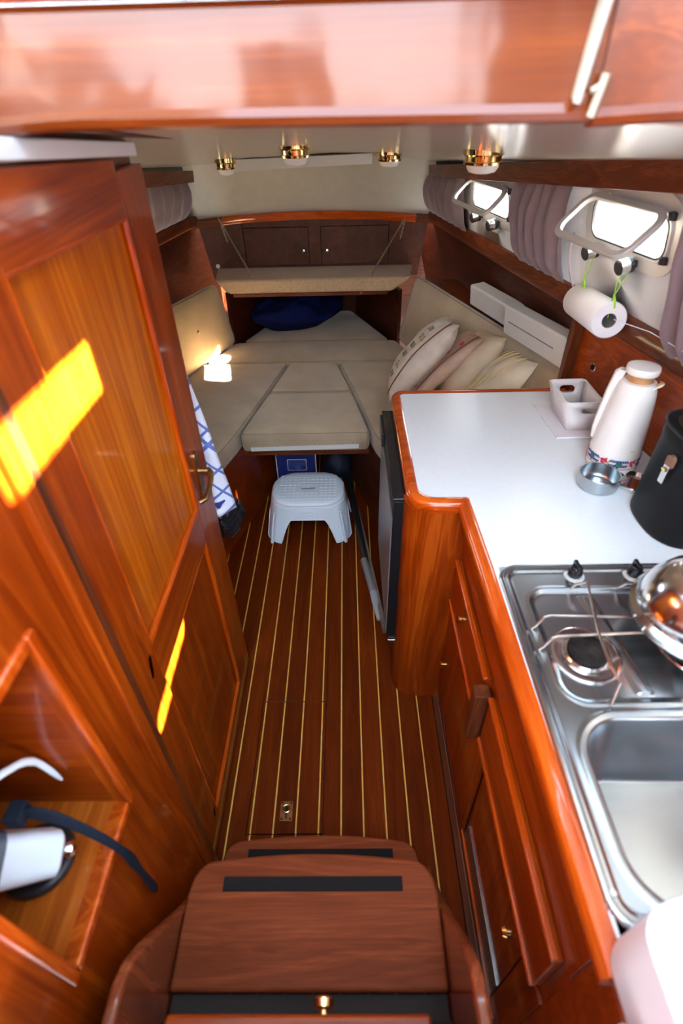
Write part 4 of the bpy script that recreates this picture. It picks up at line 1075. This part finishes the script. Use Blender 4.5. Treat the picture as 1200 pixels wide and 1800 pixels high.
loft(b, rings); ob('handle', b, ENAM, tj, bev=.003)
def on_jug(a, z, o=.0006):
    for (r0, z0), (r1, z1) in zip(PROF, PROF[1:]):
        if z0 <= z <= z1 and z1 > z0: r = r0 + (r1 - r0) * (z - z0) / (z1 - z0); break
    else: r = .0645
    return V((tcx + (r + o) * cos(a), tcy + (r + o) * sin(a), z))
def petal(b, a, z, ln, wd, th):
    """leaf shaped flat print hugging the jug; a angle, th rotation"""
    n = 6; L = []; R_ = []; ln *= 1.25; wd *= 1.0
    for i in range(n + 1):
        t = i / n; w = wd * sin(pi * t) ** .8 * .5 + .00005; u = (t - .5) * ln
        for sg, LL in ((1, L), (-1, R_)):
            dx = u * cos(th) - sg * w * sin(th); dz = u * sin(th) + sg * w * cos(th)
            LL.append(b.verts.new(on_jug(a + dx / .0645, z + dz)))
    for i in range(n): b.faces.new((L[i], L[i + 1], R_[i + 1], R_[i]))
bands = {'red': bmn(), 'navy': bmn(), 'green': bmn(), 'yellow': bmn()}
for base in [radians(d) for d in (-200, -135, -70, -5, 60, 125)]:
    for k in range(5): petal(bands['red'], base + (.13 if k % 2 else -.05) * (k - 2) * .55, .889 + .006 * cos(k * 1.7), .013, .007, 1.2 + k * .5)
    for s_ in (-1, 1):
        for k in range(4):
            aa = base + s_ * (.24 + k * .085)
            for up in (-1, 1):
                petal(bands['navy'], aa, .889 + up * .0065, .010, .0042, (up * s_ * .9) if s_ > 0 else pi - up * .9)
    for k in range(5): petal(bands['green'], base + .565 + (k - 2) * .035, .887 + .007 * sin(k * 2.2), .012, .0055, 1.57 + (k - 2) * .5)
    petal(bands['yellow'], base + .17, .888, .005, .005, 0)
for nm, m in (('red', REDP), ('navy', NAVYP), ('green', GRNP), ('yellow', YELP)):
    ob('painted_' + ('flowers' if nm == 'red' else 'leaves' if nm in ('navy', 'green') else 'dots'), bands[nm], m, tj, kind='stuff')
b = bmn(); tube(b, [on_jug(2 * pi * k / 48, .8725, .0003) for k in range(48)], .0009, 6, closed=True); ob('red_line', b, REDP, tj)
b = bmn(); petal(b, radians(-78), .925, .014, .003, 0); ob('worn_mark', b, YELP, tj)

# steel bowls
def bowl(cx, cy, r, h, name, lab, m=STEEL):
    b = bmn(); z = .851
    lathe(b, [(r * .90, z), (r * .98, z + .004), (r, z + .010), (r, z + h - .001), (r - .001, z + h), (r - .003, z + h - .001), (r - .003, z + .014), (r - .006, z + .006), (r * .85, z + .004), (0, z + .004)], (cx, cy, 0), 48)
    return ob(name, b, m, label=lab, cat='bowl')
bowl(.640, 1.098, .050, .040, 'steel_bowl', 'round brushed steel bowl in front of the thermos jug')
bowl(.735, 1.098, .046, .014, 'shallow_dish', 'shallow steel dish half hidden between the jug and the leather case', CHROME)

# leather case
lc = root('leather_case', (.79, .95, .85), 'tall black leather binocular case standing against the galley wall', 'case')
def ell(cx, cy, rx, ry, z, n=40, p=2.6):
    out = []
    for k in range(n):
        a = 2 * pi * k / n; c_, s_ = cos(a), sin(a)
        out.append(V((cx + rx * abs(c_) ** (2 / p) * (1 if c_ > 0 else -1), cy + ry * abs(s_) ** (2 / p) * (1 if s_ > 0 else -1), z)))
    return out
b = bmn(); rings = []
for z, k in ((.851, .93), (.854, .985), (.862, 1.0), (.95, .97), (1.055, .93), (1.060, .95), (1.088, .94), (1.092, .91)):
    rings.append(ell(.766, .950, .088 * k, .104 * k, z))
loft(b, rings)
for z in (1.088, 1.05): pass
ob('body', b, LEATH, lc, ang=50)
b = bmn(); loft(b, [ell(.766, .950, .066, .082, 1.0925), ell(.766, .950, .066, .082, 1.094)]); ob('lid_inset', b, HIDDEN, lc)
b = bmn(); tube(b, [p for p in ell(.766, .950, .0835, .0990, 1.091, 60)], .003, 6, closed=True); ob('rim_stitch', b, BLK, lc)
ff = frame_m((.678, .925, 1.035), (.14, -.99, 0), (.02, 0, 1))
b = bmn(); slab2(b, ff, .020, .030, .008, -.004, .0045); ob('strap_tab', b, mat('worn_brown', (.20, .10, .06), .5), lc)
ff2 = frame_m((.678, .925, 1.005), (.14, -.99, 0), (.02, 0, 1))
b = bmn(); slab2(b, ff2, .016, .044, .003, -.004, .006); ob('clasp', b, CHROME, lc, bev=.001)
b = bmn(); tube(b, [ff2 @ V((-.006, .012, .008)), ff2 @ V((.006, .012, .008))], .003, 8); ob('clasp_pin', b, BRASS, lc)

# utensil bin and pad
pd = root('notepad', (.66, 1.43, .85), 'white paper pad lying under the plastic bin', 'paper')
b = bmn(); prism(b, [(.603, 1.545, .851), (.612, 1.335, .851), (.76, 1.335, .851), (.76, 1.50, .851)], (0, 0, .005)); ob('sheets', b, PAPER, pd)
b = bmn(); prism(b, [(.600, 1.548, .8565), (.611, 1.332, .8565), (.75, 1.332, .8565), (.75, 1.50, .8565)], (.0, 0, .0015)); ob('cover', b, mat('pad_cover', (.74, .70, .72), .6), pd)
bn = root('storage_bin', (.69, 1.44, .857), 'white plastic storage bin with oval hand holes on the worktop', 'bin')
bz0, bz1 = .8585, .948
def binring(z, ins):
    t = (z - bz0) / (bz1 - bz0); x0 = .652 - .022 * t + ins; x1 = .733 + .006 * t - ins; y0 = 1.374 - .006 * t + ins; y1 = 1.500 + .028 * t - ins
    P = rrect(x1 - x0, y1 - y0, .012, 5); return [V((x + (x0 + x1) / 2, y + (y0 + y1) / 2, z)) for x, y in P]
b = bmn(); loft(b, [binring(bz0, .0), binring(bz0 + .002, 0)]); ob('base', b, PLASW, bn)
# walls: 4 sides, with real oval holes in two ends
def wallwithhole(A, B, C, D, hole, name):
    """quad A(bl) B(br) C(tr) D(tl); hole=(u0,u1,v0,v1) rounded"""
    b = bmn(); f = lambda u, v: A * (1 - u) * (1 - v) + B * u * (1 - v) + C * u * v + D * (1 - u) * v
    if not hole: 
        grid(b, f, 4, 2)
    else:
        u0, u1, v0, v1 = hole; n = 32; inner = []; outer = []
        P = rrect(u1 - u0, (v1 - v0), min((v1 - v0) * .48, (u1 - u0) * .4) , 7)
        wpx = (B - A).length; hpx = (D - A).length
        P = rrect((u1 - u0) * wpx, (v1 - v0) * hpx, (v1 - v0) * hpx * .49, 7)
        cu, cv = (u0 + u1) / 2, (v0 + v1) / 2
        for x, y in P:
            u = cu + x / wpx; v = cv + y / hpx; inner.append(f(u, v))
            dx, dy = x / wpx, y / hpx
            k = min(((1 - cu) / dx if dx > 0 else cu / -dx if dx < 0 else 9), ((1 - cv) / dy if dy > 0 else cv / -dy if dy < 0 else 9))
            outer.append((cu + dx * k, cv + dy * k))
        for c_ in ((0, 0), (1, 0), (1, 1), (0, 1)):
            m_ = min(range(len(outer)), key=lambda i_: hypot(outer[i_][0] - c_[0], outer[i_][1] - c_[1])); outer[m_] = c_
        outer = [f(u, v) for u, v in outer]
        loft(b, [inner, outer], cap=False)
    o = ob(name, b, PLASW, bn, ang=50); md = o.modifiers.new('t', 'SOLIDIFY'); md.thickness = .0024; md.offset = 0
x0b, x1b, y0b, y1b = .652, .733, 1.374, 1.500; x0t, x1t, y0t, y1t = .630, .739, 1.368, 1.528
bl = V((x0b, y0b, bz0)); br = V((x1b, y0b, bz0)); fr2 = V((x1b, y1b, bz0)); fl2 = V((x0b, y1b, bz0))
tl = V((x0t, y0t, bz1)); tr_ = V((x1t, y0t, bz1)); ftr = V((x1t, y1t, bz1)); ftl = V((x0t, y1t, bz1))
wallwithhole(bl, br, tr_, tl, (.44, .93, .60, .80), 'wall')
wallwithhole(fl2, fr2, ftr, ftl, (.28, .75, .58, .82), 'wall')
wallwithhole(bl, fl2, ftl, tl, None, 'wall'); wallwithhole(br, fr2, ftr, tr_, None, 'wall')
b = bmn(); P = binring(bz1, 0); tube(b, P, .0022, 6, closed=True); ob('rim', b, PLASW, bn)
b = bmn(); prism(b, [(.668, 1.415, .8635), (.712, 1.42, .8635), (.708, 1.455, .8635), (.666, 1.45, .8635)], (0, 0, .028)); ob('sponge', b, mat('grey_sponge', (.14, .14, .15), .9, bump=.4, bscale=400), label='dark grey block lying inside the white bin', cat='sponge', bev=.004)

# galley wall: post, finger latch, inner panel frame
bx('trim_13', DK['z'], None, .730, .772, 1.682, 1.712, .822, 1.092, kind='structure', bev=.003, label='dark upright post between the settee and the galley panelling', cat='trim')
lt = root('finger_latch', (.80, 1.62, .96), 'small round metal finger latch in the panelling above the worktop', 'latch')
lx = XR(1.585) - .0015
LM = V((0, 0, 1)).rotation_difference(V((-1, -.19, 0))).to_matrix()
b = bmn(); rings = [[V((lx, 1.585, .962)) + LM @ V((cos(2 * pi * k / 28) * r, sin(2 * pi * k / 28) * r, z)) for k in range(28)] for r, z in ((.0145, -.002), (.0145, .002), (.010, .003), (.009, -.002))]; loft(b, rings, cap=False); ob('ring', b, CHROME, lt)
b = bmn(); rings = [[V((lx, 1.585, .962)) + LM @ V((cos(2 * pi * k / 20) * r, sin(2 * pi * k / 20) * r, z)) for k in range(20)] for r, z in ((.0095, -.001), (.0095, .0012))]; loft(b, rings); ob('cup', b, HIDDEN, lt)

# ------------------------------------------------------------------ things low in the aisle
# step stool
st = root('step_stool', (-.19, 1.99, 0), 'white plastic step stool with hand slot standing on the floor', 'stool')
scx, scy = -.192, 1.985
def sring(w, h, z, r=.09, n=10): return [V((x + scx, y + scy, z)) for x, y in rrect(w, h, r, n)]
b = bmn()
# top skin with slot
slot = [V((x + scx, y + scy - .005, .2215)) for x, y in rrect(.070, .016, .0075, 10)]
rings = [[v + V((0, 0, -.012)) for v in slot], slot, sring(.26, .20, .2225, .08), sring(.315, .245, .221, .10), sring(.335, .262, .215, .11), sring(.343, .268, .206, .11)]
loft(b, rings, cap=False)
# skirt, arched between the legs
def skirt_z(x, y):
    ax_ = abs(x - scx) / .187; ay_ = abs(y - scy) / .145
    # arch on front/back (|x| small) and sides (|y| small)
    fa = 1 - sm(.50, .70, ax_); fb = 1 - sm(.42, .62, ay_)
    return max(.135 * (fa if ay_ > .75 else 0), .115 * (fb if ax_ > .8 else 0))
NS = 160; base = rrect(1, 1, .3, 39)[:NS]
def rr_(w, h, r):
    return rrect(w, h, r, NS // 4 - 1)
for (wa, ha, ra) in ((.343, .268, .11),):
    rings = []
    K = 14
    topP = rr_(.343, .268, .11); botP = rr_(.408, .310, .10)
    zb = [0.0] * NS
    for i in range(NS):
        x, y = botP[i]; ax_ = abs(x) / .204; ay_ = abs(y) / .155
        f = 0
        if ay_ > .80: f = max(f, (1 - max(0, (ax_ - .46) / .18) ** 3) * .135 if ax_ < .64 else 0)
        if ax_ > .80: f = max(f, (1 - max(0, (ay_ - .32) / .2) ** 3) * .12 if ay_ < .52 else 0)
        zb[i] = f
    for k in range(K + 1):
        t = k / K; ring = []
        for i in range(NS):
            z = .206 + (zb[i] + .001 - .206) * t; q_ = (.206 - z) / .205
            x = topP[i][0] + (botP[i][0] - topP[i][0]) * q_; y = topP[i][1] + (botP[i][1] - topP[i][1]) * q_
            ring.append(V((x + scx, y + scy, z)))
        rings.append(ring)
    loft(b, rings, cap=False)
    # rim flange along the lower edge
    e_in = rings[-1]
    tube(b, [p + V((0, 0, .003)) for p in e_in], .0028, 6, closed=True)
o = ob('shell', b, PLAS, st, ang=50); md = o.modifiers.new('t', 'SOLIDIFY'); md.thickness = .003; md.offset = -1
b = bmn()
for i in range(13):
    for j in range(9):
        x = -.126 + i * .021; y = -.086 + j * .0215
        if abs(x) < .048 and abs(y + .005) < .018: continue
        slab2(b, Matrix.Translation((scx + x, scy + y, .2222)), .016, .016, .004, 0, .0014, 2)
ob('tread_studs', b, PLAS, st, kind='stuff')
bx('slot_shadow', BLK, st, scx - .04, scx + .04, scy - .016, scy + .006, .150, .152, bev=0)
ffs = frame_m((scx - .0, scy - .1425, .170), (1, 0, 0), (0, .08, 1))
b = bmn(); ring2(b, ffs, .052, .014, .005, .0018, -.001, .0025); ob('badge', b, PLAS, st)
for sx in (-1, 1):
    for sy in (-1, 1):
        b = bmn(); x = scx + sx * .152; y = scy + sy * .132
        tube(b, [(x, y, .175), (x + sx * .012, y + sy * .010, .10), (x + sx * .022, y + sy * .013, .012)], [.008, .013, .016], 12, flat=.55); ob('leg_rib', b, PLAS, st)

# blue picture box behind
bk2 = root('picture_book', (-.27, 2.27, 0), 'navy blue book with a small picture, standing behind the stool', 'book')
b = bmn(); box(b, -.372, -.172, 2.262, 2.282, .0015, .272); ob('cover', b, mat('book_navy', (.022, .036, .20), .45), bk2, bev=.002)
b = bmn(); box(b, -.376, -.3715, 2.260, 2.284, .0015, .272); box(b, -.1725, -.168, 2.260, 2.284, .0015, .272); ob('edge', b, PAPER, bk2)
b = bmn(); ring2(b, frame_m((-.268, 2.2615, .165), (1, 0, 0), (0, 0, 1)), .094, .062, .001, .003, -.001, .0012, 2); ob('picture_border', b, PAPER, bk2)
b = bmn(); slab2(b, frame_m((-.268, 2.2615, .165), (1, 0, 0), (0, 0, 1)), .094, .062, .001, -.001, .0008, 2); ob('picture', b, mat('dusk_picture', (.06, .09, .30), .4, var=.8, vscale=30), bk2)

# bags behind, pole, trim
b = bmn(); rings = []
for j in range(13):
    t = j / 12; ring = []
    for i in range(28):
        a = 2 * pi * i / 28; r = sin(pi * (.18 + .8 * t)) ** .7
        f = 1 + .12 * noise.noise(V((cos(a) * 2, sin(a) * 2, t * 3)))
        ring.append(V((-.06 + cos(a) * .085 * r * f, 2.40 + sin(a) * .10 * r * f, .002 + .20 * t)))
    rings.append(ring)
loft(b, rings); ob('duffel_bag', b, mat('dark_blue_nylon', (.012, .016, .035), .6, var=.3), label='dark bag stowed under the berth behind the stool', cat='bag', ang=80)
pl = root('boat_pole', (.08, 1.7, .04), 'telescopic pole lying on the floor below the fridge, black with a grey end', 'pole')
b = bmn(); tube(b, [(-.035, 2.62, .035), (.080, 1.62, .020)], .0155, 14); ob('shaft', b, BLK, pl)
b = bmn(); tube(b, [(.0645, 1.695, .021), (.098, 1.50, .019)], .0182, 16); ob('collar', b, mat('grey_tube', (.32, .31, .30), .4, metal=.4), pl)
b = bmn(); tube(b, [(.098, 1.50, .019), (.104, 1.44, .019), (.112, 1.36, .012)], [.0182, .016, .008], 14); ob('end_grip', b, mat('grey_grip', (.42, .43, .46), .5), pl)
b = bmn(); prism(b, [(.030, 2.07, .001), (.048, 2.07, .001), (.142, 1.30, .001), (.124, 1.30, .001)], (0, 0, .030)); ob('floor_batten', b, mat('weathered_batten', (.22, .17, .13), .7, var=.2, vscale=30), label='worn grey batten lying on the floor along the right side', cat='batten', bev=.002)

# towel behind the door, net bag
tw = root('towel', (-.43, 1.26, .6), 'blue and white checked tea towel hanging behind the door', 'towel')
hookp = V((-.47, 1.192, 1.44))
def twf(u, v):
    z0 = .655 - .055 * (1 - u) - .02 * sin(u * 5); zt = 1.42; z = zt + (z0 - zt) * v
    xr_ = -.452 + .105 * v ** .8; xl = -.50 - .16 * v ** .7
    x = xl + (xr_ - xl) * u
    y = 1.245 + .022 * sin(u * 11 + v * 2) * (.3 + v) + .05 * (1 - u) * v * .3 + .018 * noise.noise(V((u * 3, v * 4, 2)))
    return V((x, y, z))
b = bmn(); grid(b, twf, 40, 60); c = ob('cloth', b, TOW, tw, ang=80); c.modifiers.new('t', 'SOLIDIFY').thickness = .002
b = bmn()
for k in range(9):
    u = .62 + k * .04
b.free()
t2 = root('towel', (-.42, 1.225, .9), 'white tea towel with navy figures hanging in front of the checked one', 'towel')
def tw2(u, v):
    z = 1.41 + (.862 - .03 * (1 - u) - 1.41) * v; xr_ = -.462 + .070 * v ** .85; xl = -.49 - .10 * v ** .8
    return V((xl + (xr_ - xl) * u, 1.212 + .012 * sin(u * 9 + v) * (.3 + v), z))
b = bmn(); grid(b, tw2, 24, 40); c = ob('cloth', b, mat('white_towel', (.72, .75, .84), .9, bump=.2, bscale=900), t2, ang=80); c.modifiers.new('t', 'SOLIDIFY').thickness = .002
b = bmn()
def blot(cu, cv, ru, rv, n=10):
    c0 = b.verts.new(tw2(cu, cv) + V((0, -.0032, 0))); R_ = []
    for k in range(n):
        a = 2 * pi * k / n; f = 1 + .35 * sin(3 * a + cu * 20)
        R_.append(b.verts.new(tw2(min(.99, cu + ru * f * cos(a)), cv + rv * f * sin(a)) + V((0, -.0032, 0))))
    for k in range(n): b.faces.new((c0, R_[k], R_[(k + 1) % n]))
for cu, cv, ru, rv in ((.80, .30, .14, .03), (.86, .36, .08, .02), (.84, .88, .12, .035), (.74, .84, .07, .02), (.90, .82, .07, .012), (.62, .9, .08, .02), (.6, .4, .1, .03)): blot(cu, cv, ru, rv)
ob('navy_figures', b, NAVYP, t2, kind='stuff')
b = bmn()
def blot2(cu, cv, ru, rv, n=12):
    c0 = b.verts.new(twf(cu, cv) + V((0, -.0032, 0))); R_ = []
    for k in range(n):
        a = 2 * pi * k / n; f = 1 + .3 * sin(3 * a + cu * 10)
        R_.append(b.verts.new(twf(min(.99, cu + ru * f * cos(a)), min(.995, cv + rv * f * sin(a))) + V((0, -.0032, 0))))
    for k in range(n): b.faces.new((c0, R_[k], R_[(k + 1) % n]))
for cu, cv, ru, rv in ((.80, .955, .10, .018), (.70, .965, .06, .014), (.88, .945, .05, .014)): blot2(cu, cv, ru, rv)
ob('navy_border', b, NAVYP, tw, kind='stuff')
b = bmn(); tube(b, [(-.475, 1.191, 1.44), (-.475, 1.215, 1.435), (-.475, 1.235, 1.445)], .004, 8); ob('towel_hook', b, BRASS, label='small hook behind the door from which the towels hang', cat='hook')
nb = root('net_bag', (-.40, 1.33, .5), 'black shiny net bag hanging below the checked towel behind the door', 'bag')
b = bmn(); rings = []
for j in range(17):
    t = j / 16; ring = []; r = max(.02, sin(pi * (.04 + .93 * t))) ** .6
    for i in range(36):
        a = 2 * pi * i / 36; f = 1 + .22 * noise.noise(V((cos(a) * 2.5, sin(a) * 2.5, t * 5))) + .05 * sin(a * 9 + t * 12)
        ring.append(V((-.415 + cos(a) * .062 * r * f, 1.34 + sin(a) * .06 * r * f, .490 + .175 * t)))
    rings.append(ring)
loft(b, rings); ob('body', b, mat('black_shiny_net', (.012, .012, .014), .22, bump=.8, bscale=60), nb, ang=80)
b = bmn(); tube(b, [(-.42, 1.34, .655), (-.44, 1.32, .9), (-.475, 1.25, 1.30), (-.475, 1.225, 1.44)], .003, 6)
for k in range(7):
    a0 = k * .9; tube(b, [V((-.415 + cos(a0 + t * .5) * .066 * sin(pi * (.15 + .1 * t)) ** .5, 1.34 + sin(a0 + t * .5) * .064, .52 + t * .02)) for t in range(6)], .0016, 5)
ob('cord', b, BLKG, nb)

# ------------------------------------------------------------------ cubby contents
wd = root('horn_lamp', (-.47, .25, CZ0), 'white plastic lamp body with black strap lying in the left cubby', 'lamp')
b = bmn(); O_ = V((-.465, .276, CZ0 + .066)); axd = V((-.10, -.055, .10)).normalized()
F = frame_m(O_ - axd * .0, V((0, 1, 0)).cross(axd), V((0, 1, 0)))
def dring(s, w, h, r): return [O_ + axd * s + (V((1, 0, 0)) - axd * axd.x).normalized() * x + axd.cross((V((1, 0, 0)) - axd * axd.x).normalized()) * y for x, y in rrect(w, h, r, 6)]
b = bmn(); loft(b, [dring(-.035, .052, .050, .014), dring(-.030, .064, .060, .016), dring(.06, .078, .070, .018), dring(.12, .082, .074, .018), dring(.124, .07, .06, .015)]); ob('body', b, PLAS, wd)
b = bmn(); rr2 = [dring(s, .084, .076, .02) for s in (.048, .072)]; loft(b, rr2 + [dring(.072, .076, .068, .018), dring(.048, .076, .068, .018), rr2[0]], cap=False); ob('band', b, mat('grey_band', (.10, .12, .15), .4), wd)
b = bmn(); P = O_ - axd * .040; tube(b, [P, P - axd * .012, P - axd * .02], [.008, .014, .010], 12); ob('metal_knob', b, CHROME, wd)
b = bmn(); tube(b, [V((-.480, .288, CZ0 + .011)) + V((.044 * cos(a), .042 * sin(a), 0)) for a in [2 * pi * k / 36 for k in range(36)]], .010, 10, closed=True); ob('rubber_ring', b, BLK, None, label='thick black rubber ring lying under the white lamp in the cubby', cat='ring')
b = bmn()
pts = [V((-.455, .300, .895)), V((-.42, .298, .893)), V((-.395, .298, .862)), V((-.366, .300, .795)), V((-.358, .302, .740)), V((-.357, .303, .705)), V((-.360, .306, .645)), V((-.365, .312, .57)), V((-.368, .316, .505))]
wds = [.011, .012, .012, .012, .012, .010, .004, .007, .009]
L_ = [p + V((.15, .3, 1)).normalized() * w for p, w in zip(pts, wds)]; R2 = [p - V((.15, .3, 1)).normalized() * w for p, w in zip(pts, wds)]
for i in range(5, 9):
    L_[i] = pts[i] + V((.1, 1, .25)).normalized() * wds[i]; R2[i] = pts[i] - V((.1, 1, .25)).normalized() * wds[i]
A_ = [b.verts.new(p) for p in L_]; B_ = [b.verts.new(p) for p in R2]
for i in range(8): b.faces.new((A_[i], A_[i + 1], B_[i + 1], B_[i]))
c = ob('webbing_strap', b, STRAP, None, label='dark blue-black webbing strap hanging out over the cubby edge', cat='strap', ang=80); c.modifiers.new('s', 'SUBSURF').levels = 2; c.modifiers['s'].render_levels = 2; md = c.modifiers.new('t', 'SOLIDIFY'); md.thickness = .0025
b = bmn(); box(b, -.472, -.448, .283, .312, .880, .905); o = ob('buckle', b, STRAP, None, bev=.003, label='dark plastic buckle where the strap meets the white lamp', cat='buckle')
b = bmn(); tube(b, cr([(-.53, .22, .90), (-.485, .300, .950), (-.465, .340, .940), (-.46, .360, .912), (-.455, .366, .880), (-.448, .368, .838)]), [.0052] * 14 + [.0058] * 5 + [.0048] * 8 + [.0042, .0038, .003, .002], 8); ob('cable', b, PLAS, None, label='bent white cable end reaching across the cubby', cat='cable')

# ------------------------------------------------------------------ companionway steps
cs = root('companionway_steps', (-.08, .3, 0), 'dark mahogany companionway steps with curved treads and black grip strips', 'steps')
SCX = -.082
def tread(z, yf, yb, hw, nm, crest, sh, gy, ghw):
    P = []
    n = 24
    P.append((SCX - hw, yb)); P.append((SCX - hw, yf - crest - sh))
    P += [(SCX - hw + .006, yf - crest - sh * .5), (SCX - hw + .016, yf - crest - sh * .2)]
    for i in range(n + 1):
        t = -1 + 2 * i / n; P.append((SCX + t * (hw - .032), yf - crest * t * t))
    P += [(SCX + hw - .016, yf - crest - sh * .2), (SCX + hw - .006, yf - crest - sh * .5)]
    P.append((SCX + hw, yf - crest - sh)); P.append((SCX + hw, yb))
    b = bmn(); prism(b, [(x, y, z - .024) for x, y in P], (0, 0, .024)); t_ = ob(nm, b, TREAD, cs, bev=.007, seg=3)
    bx('grip_strip', GRIP, t_, SCX - ghw, SCX + ghw, gy - .0125, gy + .0125, z - .0005, z + .0012, bev=.0003)
    return t_
tread(.45, .395, .185, .242, 'tread', .014, .055, .3415, .175)
tread(.22, .511, .26, .236, 'tread', .014, .040, .4665, .175)
for sg in (-1, 1):
    x0 = SCX + sg * .243; b = bmn()
    prof = [(.50, .0), (.475, .10), (.445, .215), (.38, .31), (.335, .39), (.290, .475), (.250, .555), (.215, .625), (.185, .668), (.160, .684), (.125, .686), (.05, .686), (.02, .5), (.02, 0)]
    rings = []
    for k, w in ((0, 0), (1, .020)):
        rings.append([V((x0 + sg * w, y, z)) for y, z in prof])
    loft(b, rings); ob('stringer', b, TREAD if False else wood('stringer_%d' % (sg + 1), (.17, .035, .012), (.26, .055, .018), (.34, .08, .026), 'z', rough=.25, coat=.7), cs, bev=.008, seg=3)
bx('riser', SEAM, cs, SCX - .240, SCX + .240, .150, .186, .0, .425, bev=.001)  # black colour stands in for the shade of the gap behind the tread
lb = root('locker_board', (-.05, .12, .45), 'mahogany locker board with a brass knob behind the top step', 'board')
bx('panel', WD['x'], lb, SCX - .185, SCX + .185, .105, .131, .445, .655, bev=.006)
bx('shelf', HIDDEN, None, SCX - .242, SCX + .242, .03, .149, .40, .444, bev=0, label='dark shelf inside the steps under the locker board', cat='shelf')
b = bmn(); tube(b, [(-.048, .131, .610), (-.048, .140, .610), (-.048, .143, .610), (-.048, .152, .610), (-.048, .156, .610)], [.006, .006, .014, .015, .009], 20); ob('knob', b, BRASS, lb)
bx('trim_14', EDG['x'], None, -.362, .30, .02, .0885, .880, .905, kind='structure', bev=.006, label='orange-brown sill across the head of the steps', cat='trim')
bx('wall_steps', DK['x'], None, -.362, .30, -.36, .019, .84, .90, kind='structure', bev=0, label='dark landing behind the sill', cat='wall')

# white board in the near right corner
b = bmn(); P = rnd([(.292, .0), (.292, .168), (.55, .235), (.62, .10), (.62, .0)], .035, 6)
prism(b, [(x + .002, y - .002, .851) for x, y in P], (0, 0, .13))
ob('white_crate', b, mat('white_lid', (.82, .82, .86), .4), None, bev=.006, seg=3, label='white plastic container with rounded corner in the near right corner', cat='container')
